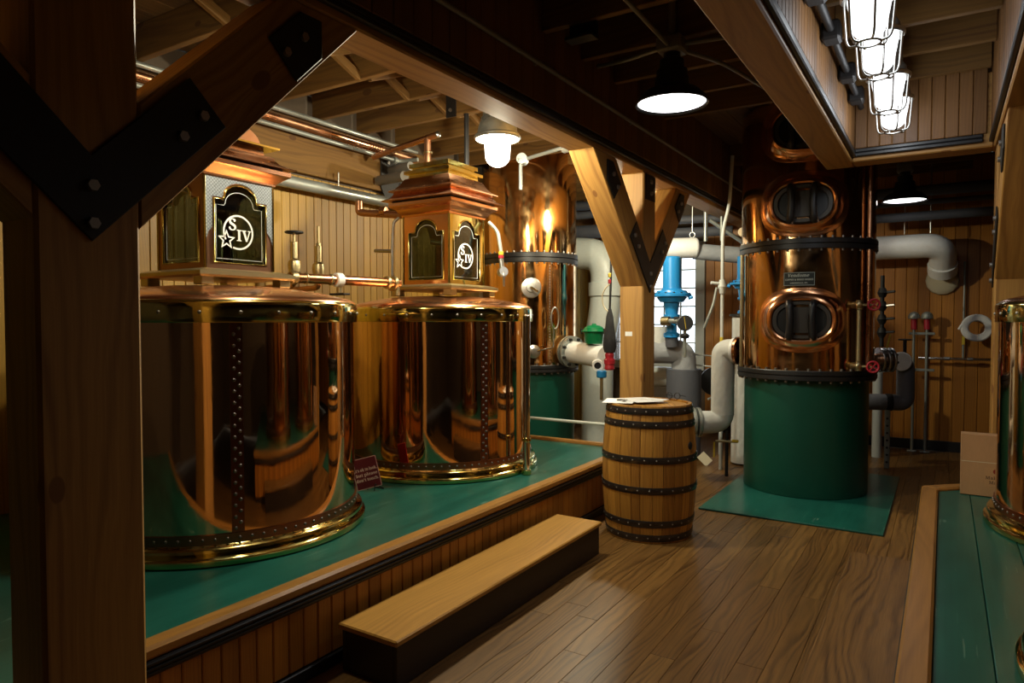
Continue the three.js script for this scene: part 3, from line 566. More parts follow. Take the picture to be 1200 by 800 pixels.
// ---------------------------------------------------------------- tall still with oval manholes
const CR = 0.56;
const C2 = column('tall copper still with oval manholes on a broad green base', -1.07, -6.69, CR, 0.523, [1.02, 1.105], [2.125, 2.215], 3.41, M.columnCopperDark);
function manhole(yc, a0) {
  const A0 = 0.37, B0 = 0.275, A1 = 0.258, B1 = 0.190, d = CR + 0.035, n = 72;
  const ell = (A, B, t, e = 2.4) => { const c = Math.cos(t), s = Math.sin(t); return [A * Math.sign(c) * Math.abs(c) ** (2 / e), B * Math.sign(s) * Math.abs(s) ** (2 / e)]; };
  const onCyl = (u, v, o) => polar(CR + o, v, u / CR), onPlane = (u, v, o) => V(u, v, o);
  const rows = [];
  const ringRow = (f) => rows.push(Array.from({ length: n + 1 }, (_, i) => f(i / n * Math.PI * 2)));
  ringRow((t) => onCyl(...ell(A0, B0, t), 0.001)); ringRow((t) => onCyl(...ell(A0 - 0.004, B0 - 0.004, t), 0.008)); ringRow((t) => onCyl(...ell(A0 - 0.02, B0 - 0.02, t), 0.010));
  for (const k of [0.12, 0.3, 0.6, 0.85, 1]) ringRow((t) => { const A = A0 - 0.04 + (A1 - A0 + 0.04) * k, B = B0 - 0.04 + (B1 - B0 + 0.04) * k; const p = onCyl(...ell(A, B, t), 0.01), q = onPlane(...ell(A, B, t), d); return p.lerp(q, k * k * (3 - 2 * k)); });
  ringRow((t) => onPlane(...ell(A1 - 0.01, B1 - 0.01, t), d + 0.006)); ringRow((t) => onPlane(...ell(A1 - 0.022, B1 - 0.022, t), d)); ringRow((t) => onPlane(...ell(A1 - 0.035, B1 - 0.035, t), d - 0.07));
  const pos = [], idx = []; for (const r of rows) for (const p of r) pos.push(p.x, p.y, p.z);
  for (let i = 0; i < rows.length - 1; i++) for (let j = 0; j < n; j++) { const p = i * (n + 1) + j, q = p + n + 1; idx.push(p, p + 1, q, p + 1, q + 1, q); }
  const g = new THREE.BufferGeometry(); g.setAttribute('position', new THREE.Float32BufferAttribute(pos, 3)); g.setAttribute('uv', new THREE.Float32BufferAttribute(new Float32Array(pos.length / 3 * 2), 2)); g.setIndex(idx);
  const mh = part(C2, 'manhole_collar', toCreasedNormals(g, 0.7), M.copperSmooth, [0, yc, 0], [0, a0, 0]);
  const shp = (A, B) => new THREE.Shape(Array.from({ length: 48 }, (_, i) => new THREE.Vector2(...ell(A, B, i / 48 * Math.PI * 2))));
  const door = new THREE.ExtrudeGeometry(shp(A1 - 0.035, B1 - 0.035), { depth: 0.012, bevelEnabled: false }); door.translate(0, 0, d - 0.05);
  part(mh, 'door', door, M.darkGlass);
  const fr = shp(A1 - 0.032, B1 - 0.032); fr.holes.push(shp(A1 - 0.062, B1 - 0.058)); const fg = new THREE.ExtrudeGeometry(fr, { depth: 0.016, bevelEnabled: true, bevelSize: 0.003, bevelThickness: 0.003, bevelSegments: 1 }); fg.translate(0, 0, d - 0.036);
  part(mh, 'door_frame', fg, M.ironGrey);
  part(mh, 'bracket', cbox(0.13, 0.22, 0.014, 0.004), M.ironGrey, [0, 0, d - 0.03]);
  for (const x of [-0.095, 0.095]) { const h = sweep(bend([V(x * 1.05, -0.15, d - 0.02), V(x * 0.95, -0.13, d + 0.035), V(x * 0.85, 0, d + 0.05), V(x * 0.95, 0.13, d + 0.035), V(x * 1.05, 0.15, d - 0.02)], 0.08), 0.03, 14); part(mh, 'yoke_handle', h, M.rubber); }
  part(mh, 'cross_bar', cbox(0.12, 0.03, 0.015, 0.003), M.ironGrey, [0, -0.14, d - 0.015]);
}
manhole(1.53, 0.10); manhole(2.50, 0.10); manhole(3.12, 0.10);
{
  const cv = document.createElement('canvas'); cv.width = 512; cv.height = 240; const x = cv.getContext('2d');
  x.fillStyle = '#1c2622'; x.fillRect(0, 0, 512, 240); x.strokeStyle = '#a9b4aa'; x.lineWidth = 8; x.strokeRect(10, 10, 492, 220); x.fillStyle = '#c4ccc2'; x.textAlign = 'center';
  x.font = 'italic bold 74px serif'; x.fillText('Vendome', 240, 84); x.font = 'bold 42px sans-serif'; x.fillText('COPPER & BRASS WORKS', 256, 146, 460); x.font = 'bold 38px sans-serif'; x.fillText('LOUISVILLE, KY.', 256, 204, 380);
  const t = new THREE.CanvasTexture(cv); t.colorSpace = THREE.SRGBColorSpace;
  const w = 0.245, g = new THREE.CylinderGeometry(CR + 0.006, CR + 0.006, 0.115, 12, 1, true, 0.06 - w / CR / 2, w / CR); 
  part(C2, 'name_plate', g, new THREE.MeshStandardMaterial({ map: t, roughness: 0.5, side: THREE.DoubleSide }), [0, 1.875, 0]).userData.label = 'small dark maker plate with pale lettering';
  // gauge glass with its cocks and red hand wheels, copper pipe beside it
  const ag = 0.87, P = (a, y, r) => { const p = polar(r, y, a); return [p.x, p.y, p.z]; };
  for (const y of [1.15, 1.655]) {
    const cock = part(C2, 'gauge_cock', merge([rod(V(...P(ag, y, CR - 0.01)), V(...P(ag, y, CR + 0.075)), 0.03, 14), knob(V(...P(ag, y, CR + 0.065)), V(Math.sin(ag), 0, Math.cos(ag)), 0.04, 0.03, 14), rod(V(...P(ag, y - 0.04, CR + 0.06)), V(...P(ag, y + 0.04, CR + 0.06)), 0.027, 14)]), M.brassDull);
    const c = V(...P(ag, y, CR + 0.06)), e = c.clone().add(V(0.11, 0, 0.04)); part(cock, 'stem', rod(c, e, 0.011, 10), M.brassDull);
    const dir = V(0.25, 0, 0.97).normalize(), wheel = []; const ring = new THREE.TorusGeometry(0.043, 0.009, 8, 24); wheel.push(aim(ring.rotateX(Math.PI / 2), V(0, 0, 0), dir));
    for (let k = 0; k < 4; k++) { const t = k * Math.PI / 2 + 0.4, s = aim(rod(V(0, 0, 0), V(0.042 * Math.cos(t), 0, 0.042 * Math.sin(t)), 0.006, 6), V(0, 0, 0), dir); wheel.push(s); }
    const wg = merge(wheel); wg.translate(e.x, e.y, e.z); part(cock, 'hand_wheel', wg, M.red);
  }
  part(C2, 'gauge_glass', rod(V(...P(ag, 1.19, CR + 0.06)), V(...P(ag, 1.615, CR + 0.06)), 0.022, 16), M.brassDull);
  part(C2, 'copper_pipe', pipe([P(1.12, 1.11, CR + 0.03), P(1.12, 2.12, CR + 0.03)], 0.02), M.copperWorn);
  part(C2, 'copper_pipe', pipe([P(1.12, 2.22, CR + 0.03), P(1.12, 3.0, CR + 0.03)], 0.02), M.copperWorn);
  part(C2, 'support_pipe', pipe([P(-1.0, 1.11, CR + 0.025), P(-1.0, 2.12, CR + 0.025)], 0.016), M.brassDull);
}

// ---------------------------------------------------------------- oak barrel
{
  const H = 0.94, b = thing('oak_barrel', 'oak whiskey barrel with dark riveted hoops, standing upright beside the step', 'barrel', [-1.795, 0.001, -4.69]);
  const R = (y) => { const t = (y / H - 0.5) * 2; return 0.335 - 0.036 * t * t; };
  const n = 28, ny = 12, cut = Array.from({ length: n + 1 }, (_, k) => (k + (k % n ? rr(-0.18, 0.18) : 0)) / n * 6.2832);
  for (let k = 0; k < n; k++) {
    const a0 = cut[k], a1 = cut[k + 1], dr = rr(-0.0012, 0.0012);
    const pos = [], uv = [], o = roff();
    const q = (A, B, C, D) => { for (const [p, w] of [[A, 0], [B, 0], [C, 0], [A, 0], [C, 0], [D, 0]]) { pos.push(p[0].x, p[0].y, p[0].z); uv.push(p[1], p[2]); } };
    const pt = (y, a, inn) => [polar(R(y) + dr - (inn ? 0.024 : a < a0 + 0.006 || a > a1 - 0.006 ? 0.0016 : 0), y, a), (a * 0.33) / 0.22 + o[0] - k * 0.1, y / 1.3 + o[1]];
    const g = 0.0034, aa = [a0 + g, a0 + g + 0.012, (a0 + a1) / 2, a1 - g - 0.012, a1 - g];
    for (let j = 0; j < ny; j++) {
      const y0 = j / ny * H, y1 = (j + 1) / ny * H;
      for (let i = 0; i < 4; i++) q(pt(y0, aa[i]), pt(y0, aa[i + 1]), pt(y1, aa[i + 1]), pt(y1, aa[i]));
      q(pt(y0, aa[4], 1), pt(y0, aa[0], 1), pt(y1, aa[0], 1), pt(y1, aa[4], 1)); q(pt(y0, aa[0], 1), pt(y0, aa[0]), pt(y1, aa[0]), pt(y1, aa[0], 1)); q(pt(y0, aa[4]), pt(y0, aa[4], 1), pt(y1, aa[4], 1), pt(y1, aa[4]));
    }
    q(pt(H, aa[0]), pt(H, aa[4]), pt(H, aa[4], 1), pt(H, aa[0], 1)); q(pt(0, aa[0]), pt(0, aa[0], 1), pt(0, aa[4], 1), pt(0, aa[4]));
    const geo = new THREE.BufferGeometry(); geo.setAttribute('position', new THREE.Float32BufferAttribute(pos, 3)); geo.setAttribute('uv', new THREE.Float32BufferAttribute(uv, 2));
    part(b, 'stave', toCreasedNormals(geo, 0.35), pick(M.stave, Math.floor(rnd() * 3)));
  }
  for (const y of [0.905, 0.815, 0.575, 0.368, 0.135, 0.036]) {
    const h = 0.024, y0 = Math.max(y - h, 0.004), y1 = Math.min(y + h, H - 0.006);
    const m = part(b, 'hoop', lathe([[R(y0) - 0.002, y0], [R(y0) + 0.004, y0], [R(y0) + 0.005, y0 + 0.003], [R(y) + 0.005, y], [R(y1) + 0.005, y1 - 0.003], [R(y1) + 0.004, y1], [R(y1) - 0.002, y1]], 72, 0.6), M.hoop);
    stuff(part(m, 'rivets', rivetsAround(R(y) + 0.004, y, 26, 0.006, 0.004, y * 3), M.bolt));
  }
  for (let i = 0; i < 5; i++) { // head boards
    const x0 = -0.27 + i * 0.108, x1 = x0 + 0.106, rr0 = 0.272, pts = []; const N = 6;
    for (let k = 0; k <= N; k++) { const x = x0 + (x1 - x0) * k / N; pts.push([x, Math.sqrt(Math.max(0, rr0 * rr0 - x * x))]); }
    for (let k = N; k >= 0; k--) { const x = x0 + (x1 - x0) * k / N; pts.push([x, -Math.sqrt(Math.max(0, rr0 * rr0 - x * x))]); }
    const g = new THREE.ExtrudeGeometry(new THREE.Shape(pts.map((p) => new THREE.Vector2(...p))), { depth: 0.022, bevelEnabled: false }); g.rotateX(-Math.PI / 2); g.rotateY(0.5); g.translate(0, H - 0.035, 0);
    const uv = g.attributes.uv; for (let k = 0; k < uv.count; k++) uv.setXY(k, uv.getX(k) * 4 + i * 0.3, uv.getY(k) * 0.8);
    part(b, 'head_board', g, pick(M.stave, i));
  }
  const a = 1.38; part(b, 'bung', knob(polar(R(0.66) - 0.004, 0.66, a), V(Math.sin(a), 0, Math.cos(a)), 0.03, 0.012, 16), M.rubber);
}
{ // papers on the barrel head: they rest on the chime
  const y = 0.943;
  const sheet = (label, x, z, t, w, d, k) => { const s = thing('paper_sheet', label, 'paper', [x, y + k * 0.003, z], 'papers on the barrel', t); const m = part(s, 'sheet', cbox(w, 0.0018, d, 0.0004), M.paper, [0, 0.001, 0]); return [s, m]; };
  sheet('white paper sheet overhanging the hoop of the barrel', -1.99, -4.60, 0.3, 0.215, 0.28, 0);
  sheet('white paper sheet lying flat in the middle of the barrel papers', -1.87, -4.72, 0.9, 0.215, 0.28, 1);
  sheet('folded white leaflet on top of the barrel papers', -1.80, -4.79, 1.4, 0.10, 0.20, 2);
  const k = thing('key_bunch', 'dark bunch of keys lying on the papers on the barrel', 'keys', [-1.98, y + 0.006, -4.58]);
  const tor = new THREE.TorusGeometry(0.018, 0.0025, 6, 20); tor.rotateX(Math.PI / 2); part(k, 'ring', tor, M.iron, [0, 0.004, 0]);
  for (let i = 0; i < 4; i++) part(k, 'key', cbox(0.012, 0.003, 0.06, 0.001), M.iron, [0.03 * Math.cos(i * 0.5) + 0.01, 0.003 + i * 0.002, 0.03 * Math.sin(i * 0.9) - 0.01], [0, i * 0.7, 0]);
  const gl = thing('spectacles', 'dark framed spectacles lying at the edge of the barrel head', 'glasses', [-1.70, 0.942, -4.93]);
  for (const s of [-1, 1]) { const r = new THREE.TorusGeometry(0.022, 0.003, 6, 24); part(gl, 'rim', r, M.rubber, [s * 0.03, 0.025, 0]); part(gl, 'temple', rod(V(s * 0.052, 0.03, 0), V(s * 0.055, 0.012, -0.12), 0.0025, 6), M.rubber); }
  part(gl, 'bridge', rod(V(-0.009, 0.03, 0), V(0.009, 0.03, 0), 0.0025, 6), M.rubber);
}
{ // placard between the two stills
  const cv = document.createElement('canvas'); cv.width = 512; cv.height = 640; const x = cv.getContext('2d');
  x.fillStyle = '#5d1026'; x.fillRect(0, 0, 512, 640); x.strokeStyle = '#c9b2b4'; x.lineWidth = 12; x.strokeRect(6, 6, 500, 628); x.fillStyle = '#e6dadb'; x.textAlign = 'center'; x.font = 'bold 86px serif';
  ["It's ok to look,", 'but please', "don't touch."].forEach((s, i) => x.fillText(s, 256, 270 + i * 105, 470));
  const t = new THREE.CanvasTexture(cv); t.colorSpace = THREE.SRGBColorSpace;
  const p = thing('notice_placard', "burgundy placard reading It's ok to look, but please don't touch", 'sign', [-3.135, PY, -3.225]);
  const board = new THREE.Group(); board.name = 'placard'; board.position.set(0, 0.018, 0); board.rotation.order = 'YXZ'; board.rotation.set(-0.12, 0.62, 0.24); p.add(board);
  part(board, 'backing', cbox(0.162, 0.2, 0.008, 0.002), M.red, [0, 0.102, -0.005]);
  part(board, 'printed_face', new THREE.PlaneGeometry(0.162, 0.2), new THREE.MeshStandardMaterial({ map: t, roughness: 0.4, side: THREE.DoubleSide }), [0, 0.102, 0.0002]);
  part(p, 'stand', pipe([[-0.03, 0.003, -0.01], [-0.03, 0.05, -0.015], [-0.05, 0.004, -0.09], [0.04, 0.004, -0.09], [0.03, 0.05, -0.015], [0.03, 0.003, -0.01]], 0.003, 0.01, 6), M.iron);
}

// ---------------------------------------------------------------- lamps
function jellyLamp(label, x, z, y = 2.5, k = 1) {
  const t = thing('jar_lamp', label, 'lamp', [x, y, z], 'jar lamps beside the long beam');
  const prof = [[0, 0]]; for (let i = 1; i <= 10; i++) { const a = i / 10 * Math.PI / 2; prof.push([0.076 * Math.sin(a), 0.068 * (1 - Math.cos(a))]); } prof.push([0.080, 0.12], [0.083, 0.165], [0.084, 0.175]);
  part(t, 'glass_jar', lathe(prof, 40, 1), glow([1.0, 0.97, 0.86], 4));
  part(t, 'rim', lathe([[0.08, 0.168], [0.135, 0.168], [0.143, 0.176], [0.143, 0.186], [0.135, 0.195], [0.08, 0.197]], 48), M.galv);
  part(t, 'housing', lathe([[0.125, 0.195], [0.118, 0.24], [0.1, 0.30], [0.09, 0.31], [0.09, 0.36], [0, 0.362]], 40), M.galv);
  part(t, 'junction_box', cbox(0.16, 0.06, 0.16, 0.01), M.galv, [0, 0.39, 0]);
  part(t, 'stem', rod(V(0, 0.41, 0), V(0, (3.199 - y) / 1.12, 0), 0.02), M.conduit);
  t.scale.setScalar(1.12);
  lampLight(t, { ...STILL_LAMP, cd: STILL_LAMP.cd * k }, [0, 0.118, 0], 3);
}
jellyLamp('glowing jar lamp hidden behind the brace of the huge post', -2.55, -2.08, 2.60, 0.4);
jellyLamp('glowing jar lamp hanging beside the long beam in front of the tall column', -2.615, -3.943, 2.58);
jellyLamp('glowing jar lamp hidden behind the braced post by the barrel', -2.62, -6.0, 2.58);
function pendant(label, x, y, z, k = 1) {
  const t = thing('dome_pendant', label, 'lamp', [x, y, z], 'dome pendants');
  part(t, 'shade', lathe([[0.2, 0.006], [0.21, 0], [0.213, 0.006], [0.195, 0.04], [0.16, 0.075], [0.115, 0.095], [0.1, 0.105], [0.1, 0.15], [0.09, 0.17], [0.09, 0.2], [0, 0.2], [0, 0.19], [0.085, 0.19], [0.09, 0.1], [0.15, 0.07], [0.185, 0.035], [0.2, 0.006]], 56), M.blackPaint);
  part(t, 'diffuser', lathe([[0, 0.012], [0.12, 0.012], [0.197, 0.014], [0.197, 0.020], [0, 0.020]], 48), glow([0.98, 0.98, 1.0], 3.5));
  part(t, 'neck', lathe([[0.07, 0.2], [0.07, 0.26], [0.05, 0.27], [0.05, 0.3], [0, 0.3]], 32), M.blackPaint);
  part(t, 'junction_box', cbox(0.15, 0.09, 0.15, 0.012), M.conduit, [0, 0.345, 0]);
  part(t, 'hanger', rod(V(0, 0.38, 0), V(0, DECK - y - 0.001, 0), 0.02), M.conduit);
  const s = new THREE.SpotLight(lin(PENDANT_LAMP.color), PENDANT_LAMP.cd * k, 0, 1.35, 0.5, 2); s.position.set(0, -0.01, 0); s.target.position.set(0, -1, 0); s.castShadow = true; s.shadow.radius = 8; s.name = 'lamp_light'; t.add(s); t.add(s.target);
  return t;
}
pendant('dark dome pendant with bright face hanging above the aisle', -1.385, 2.8, -3.95);
pendant('dark dome pendant with bright face behind the tall manhole still', -0.372, 2.76, -8.2, 0.09);
function cagedLamp(label, x, z) {
  const t = thing('caged_lamp', label, 'lamp', [x, 2.78, z], 'caged lamps in the ceiling recess');
  const prof = [[0, 0.02]]; for (let i = 1; i <= 8; i++) { const a = i / 8 * Math.PI / 2; prof.push([0.068 * Math.sin(a), 0.02 + 0.045 * (1 - Math.cos(a))]); } prof.push([0.082, 0.13], [0.092, 0.195]);
  part(t, 'glass_jar', lathe(prof, 32, 1), glow([0.95, 0.98, 1.0], 2.4));
  const cage = []; for (let k = 0; k < 6; k++) { const a = k / 6 * 6.2832 + 0.3, q = (r, y) => polar(r, y, a); cage.push(sweep(bend([q(0.112, 0.205), q(0.098, 0.03), q(0.085, 0.002), q(0.05, 0.0)], 0.03), 0.0055, 8)); }
  for (const [r, y] of [[0.05, 0.0]]) { const g = new THREE.TorusGeometry(r, 0.0055, 8, 32); g.rotateX(Math.PI / 2); g.translate(0, y, 0); cage.push(g); }
  part(t, 'cage', merge(cage), M.steel);
  part(t, 'rim', lathe([[0.09, 0.195], [0.115, 0.195], [0.122, 0.203], [0.122, 0.215], [0.115, 0.222], [0.09, 0.222]], 40), M.steel);
  part(t, 'housing', lathe([[0.1, 0.222], [0.095, 0.26], [0.075, 0.29], [0.075, 0.33], [0, 0.33]], 32), M.conduit);
  part(t, 'junction_box', cbox(0.14, 0.08, 0.14, 0.012), M.conduit, [0, 0.37, 0]);
  part(t, 'stem', rod(V(0, 0.4, 0), V(0, (z > -4.3 ? 3.199 : DECK - 0.001) - 2.78, 0), 0.02), M.conduit);
  lampLight(t, HATCH_LAMP, [0, 0.09, 0], 3);
}
[-3.50, -4.01, -4.72, -5.22].forEach((z, i) => cagedLamp(['caged lamp in the ceiling recess, farthest from the cross beam', 'caged lamp in the recess, second from its open end', 'caged lamp in the recess, next but one to the cross beam', 'caged lamp in the ceiling recess nearest the cross beam'][i], -0.31, z));
{
  const c = thing('conduit_run', 'grey conduit with boxes along the boarded side of the lamp recess', 'conduit', [-0.53, 3.05, -4.2]);
  part(c, 'conduit', pipe([[0, 0, 2.4], [0, 0, -1.3]], 0.02), M.iron);
  for (const z of [0.75, 0.2, -0.5, -1.0]) part(c, 'junction_box', cbox(0.09, 0.1, 0.12, 0.012), M.iron, [0.0, 0, z]);
  part(c, 'clip', cbox(0.06, 0.03, 0.03, 0.004), M.conduit, [-0.03, 0, 1.2]);
}
// ---------------------------------------------------------------- loose pipe runs: one thing each
function run(name, label, category, paths, mat, extra) {
  const o = paths[0][0][0], t = thing(name, label, category, [o[0], o[1], o[2]]), L = (p) => [p[0] - o[0], p[1] - o[1], p[2] - o[2]];
  for (const [pts, r, bendR, m] of paths) part(t, 'pipe', pipe(pts.map(L), r, bendR ?? 0.08), m ?? mat);
  extra?.(t, (p) => V(...L(p))); return t;
}
const collar = (t, n, a, b, r, m) => part(t, n, rod(a, b, r, 24), m);
run('conduit_run', 'thin grey conduit clipped along the boarded face of the long beam', 'conduit', [[[[-1.985, 3.0, 2.0], [-1.985, 3.0, -9.0]], 0.014]], M.conduit, (t, P) => { for (const z of [-2, -3.4, -4.8, -6.2]) part(t, 'clip', cbox(0.02, 0.04, 0.02, 0.003), M.conduit, P([-1.997, 3.0, z]).toArray()); });
run('conduit_run', 'conduits branching from the box above the aisle pendant', 'conduit', [[[[-1.305, 3.145, -3.95], [-0.82, 3.15, -4.05]], 0.014], [[[-1.46, 3.145, -3.95], [-1.7, 3.14, -4.0], [-1.96, 3.2, -4.15]], 0.013, 0.1], [[[-1.385, 3.13, -3.87], [-1.40, 3.17, -3.0], [-1.42, 3.18, -1.6]], 0.013, 0.2], [[[-1.33, 3.13, -4.03], [-1.22, 3.16, -4.4], [-1.0, 3.17, -5.6]], 0.013, 0.2]], M.conduit);
run('service_pipe', 'big grey pipe running along the pine wall below the header', 'pipe', [[[[-4.43, 2.632, 0.2], [-4.43, 2.632, -5.3]], 0.05]], M.galv, (t, P) => { for (const z of [-1.2, -3.0, -4.2]) part(t, 'hanger', rod(P([-4.43, 2.67, z]), P([-4.43, 2.80, z]), 0.006, 8), M.steel); });
run('service_pipe', 'long copper pipe along the header between two thin grey pipes', 'pipe', [[[[-4.42, 3.105, 0.2], [-4.42, 3.105, -5.2]], 0.036]], M.copperWorn, (t, P) => { for (let i = 0; i < 6; i++) collar(t, 'joint', P([-4.42, 3.105, -4.55 - i * 0.03]), P([-4.42, 3.105, -4.565 - i * 0.03]), 0.042, M.copperWorn); });
run('service_pipe', 'upper thin grey pipe above the long copper pipe on the header', 'pipe', [[[[-4.40, 3.172, 0.2], [-4.40, 3.172, -5.2]], 0.020]], M.galv);
run('service_pipe', 'lower thin grey pipe under the long copper pipe on the header', 'pipe', [[[[-4.40, 3.035, 0.2], [-4.40, 3.035, -4.95], [-4.20, 3.035, -4.98]], 0.019]], M.galv, (t, P) => { collar(t, 'clamp', P([-4.40, 3.035, -4.86]), P([-4.40, 3.035, -4.9]), 0.035, M.galv); });
{
  const p = thing('gusset_plate', 'black steel plate with bolts on the end of the header beam', 'plate', [LEFT + 0.051, 2.78, -4.98]);
  const g = extrude([[0.19, 0.0], [0.13, -0.11], [-0.13, -0.11], [-0.16, 0.0], [-0.16, 0.32], [0.16, 0.32], [0.19, 0.28]], 0.012); part(p, 'plate', g, M.iron);
  for (const [z, y] of [[0.1, 0.06], [0.1, 0.24], [-0.08, 0.06], [-0.08, 0.24], [0, -0.05]]) part(p, 'bolt', hexbolt(V(0.012, y, z), V(1, 0, 0), 0.02, 0.016), M.bolt);
  const q = thing('joist_bracket', 'small black steel bracket hanging under the joists over the stills', 'bracket', [-3.05, 3.0, -4.02]); part(q, 'plate', cbox(0.09, 0.3, 0.012, 0.002), M.iron, [0, 0.15, 0.03]); part(q, 'bolt', hexbolt(V(0, 0.05, 0.036), V(0, 0, 1), 0.014, 0.012), M.bolt);
  const h = thing('joist_bracket', 'black steel box bracket under the ceiling above the aisle', 'bracket', [-1.75, 3.10, -3.52]); part(h, 'plate', cbox(0.17, 0.30, 0.03, 0.004), M.iron, [0, 0.16, 0]); part(h, 'lip', cbox(0.17, 0.02, 0.09, 0.004), M.iron, [0, 0.01, 0.03]);
  const j = thing('junction_box', 'grey junction box with flexible conduit under the joists by the huge post', 'junction box', [-2.75, 3.02, -1.72]); part(j, 'box', cbox(0.14, 0.14, 0.1, 0.01), M.galv, [0, 0.03, 0]); part(j, 'flexible_conduit', pipe([[-0.05, 0.05, 0], [-0.35, 0.08, 0.05], [-0.75, 0.09, 0.12]], 0.028, 0.2), M.galv); part(j, 'conduit', pipe([[0.05, 0.08, -0.02], [0.05, 0.09, -0.9]], 0.012), M.galv);
}
// copper pipe between the two still lids, with its valves
run('copper_pipe', 'copper pipe with pale fittings running between the two still lids', 'pipe', [[[[-3.52, 1.80, -2.92], [-3.37, 1.80, -3.78]], 0.033]], M.copperSmooth, (t, P) => {
  const at = (k) => P([-3.52 + 0.15 * k, 1.80, -2.92 - 0.86 * k]);
  for (const [a, b, r, m] of [[0, 0.05, 0.045, M.brassDull], [0.12, 0.135, 0.038, M.brassDull], [0.38, 0.44, 0.048, M.white], [0.33, 0.35, 0.038, M.brassDull], [0.86, 0.89, 0.046, M.brassDull], [0.93, 0.96, 0.048, M.brassDull]]) collar(t, 'coupling', at(a), at(b), r, m);
  const c = at(0.42); part(t, 'support', pipe([[c.x, c.y, c.z], [c.x, c.y - 0.085, c.z]], 0.02, 0.01), M.brassDull); part(t, 'support_foot', cbox(0.14, 0.014, 0.06, 0.003), M.iron, [c.x, c.y - 0.095, c.z]);
  const e = at(0.98); part(t, 'support', pipe([[e.x, e.y, e.z], [e.x, e.y - 0.09, e.z]], 0.02, 0.01), M.brassDull);
});
function gateValve(label, x, y, z, wheel) {
  const t = thing('gate_valve', label, 'valve', [x, y, z]);
  part(t, 'valve_body', lathe([[0, -0.05], [0.03, -0.05], [0.045, -0.03], [0.05, 0.02], [0.045, 0.055], [0.03, 0.07], [0.026, 0.075], [0.026, 0.20], [0.018, 0.205], [0, 0.21]], 28), M.brassDull);
  part(t, 'stem', rod(V(0, 0.2, 0), V(0, wheel ? 0.275 : 0.36, 0), 0.010, 10), M.brassDull);
  if (wheel) { const g = new THREE.TorusGeometry(0.062, 0.009, 8, 32); g.rotateX(Math.PI / 2); const s = [g]; for (let k = 0; k < 4; k++) s.push(rod(V(0, 0, 0), V(0.06 * Math.cos(k * 1.5708), 0, 0.06 * Math.sin(k * 1.5708)), 0.006, 6)); part(t, 'hand_wheel', merge(s), M.rubber, [0, 0.275, 0]); }
  else part(t, 'packing_nut', lathe([[0, 0.2], [0.02, 0.2], [0.02, 0.225], [0.012, 0.23], [0, 0.23]], 6, 0.3), M.brassDull);
  part(t, 'pipe', pipe([[0, -0.04, 0], [0, -0.13, 0], [-0.312, -0.14, 0]], 0.022, 0.06), M.copperWorn);
}
gateValve('brass gate valve with black hand wheel in front of the pine wall', -4.24, 1.93, -3.56, true);
gateValve('brass valve with bare rising stem in front of the pine wall', -4.24, 1.92, -3.80, false);
run('copper_pipe', 'dark copper pipe with elbow leaving the cornice of the stepped roof head', 'pipe', [[[[-3.60, 2.367, -4.265], [-4.1, 2.42, -4.15], [-4.13, 2.43, -4.14], [-4.13, 2.52, -4.14]], 0.030, 0.03]], M.copperWorn, (t, P) => { collar(t, 'coupling', P([-3.88, 2.417, -4.2]), P([-3.93, 2.42, -4.19]), 0.042, M.copperWorn); part(t, 'cap', knob(P([-4.13, 2.515, -4.14]), V(0, 1, 0), 0.032, 0.02, 12), M.steel); });
run('copper_pipe', 'upright brass pipe with tee rising behind the stepped roof', 'pipe', [[[[-3.62, 2.55, -4.42], [-3.62, 3.02, -4.42]], 0.030], [[[-4.35, 2.99, -4.55], [-3.62, 3.03, -4.42], [-3.50, 3.035, -4.40]], 0.026, 0.01]], M.copperWorn, (t, P) => { collar(t, 'coupling', P([-3.62, 2.9, -4.42]), P([-3.62, 2.915, -4.42]), 0.038, M.brassDull); part(t, 'plug', knob(P([-3.50, 3.035, -4.40]), V(0.95, 0, 0.2).normalize(), 0.028, 0.02, 12), M.steel); });
run('grey_pipe', 'pair of grey capped pipes by the black header plate', 'pipe', [[[[-4.45, 2.82, -4.72], [-4.05, 2.80, -4.62]], 0.045], [[[-4.45, 2.945, -4.88], [-4.15, 2.94, -4.82]], 0.04]], M.conduit);
run('tubing', 'thin steel tube with side tee standing beside the stepped roof head', 'tube', [[[[-3.60, 1.715, -3.96], [-3.60, 2.12, -3.96], [-3.585, 2.28, -3.96], [-3.545, 2.315, -3.98]], 0.011, 0.1], [[[-3.60, 2.06, -3.96], [-3.76, 2.07, -3.94]], 0.014]], M.steel);
run('tubing', 'curved hose with yellow and red collars and a lever tap', 'tube', [[[[-3.00, 2.29, -4.40], [-2.93, 2.22, -4.42], [-2.90, 2.05, -4.42]], 0.014, 0.08]], M.galv, (t, P) => {
  collar(t, 'yellow_collar', P([-2.90, 2.06, -4.42]), P([-2.90, 2.03, -4.42]), 0.02, M.yellow); collar(t, 'red_collar', P([-2.90, 2.03, -4.42]), P([-2.90, 2.005, -4.42]), 0.02, M.red); collar(t, 'nozzle', P([-2.90, 2.005, -4.42]), P([-2.89, 1.93, -4.42]), 0.018, M.steel);
  part(t, 'tap_body', aim(lathe([[0, -0.03], [0.035, -0.03], [0.042, 0], [0.035, 0.03], [0, 0.03]], 20, 1), P([-2.885, 1.90, -4.42]), P([-2.6, 1.95, -4.2])), M.steel);
  part(t, 'lever', pipe([P([-2.87, 1.90, -4.40]), P([-2.85, 1.87, -4.38]), P([-2.86, 1.79, -4.40])].map((q) => q.toArray()), 0.008, 0.02), M.steel);
});
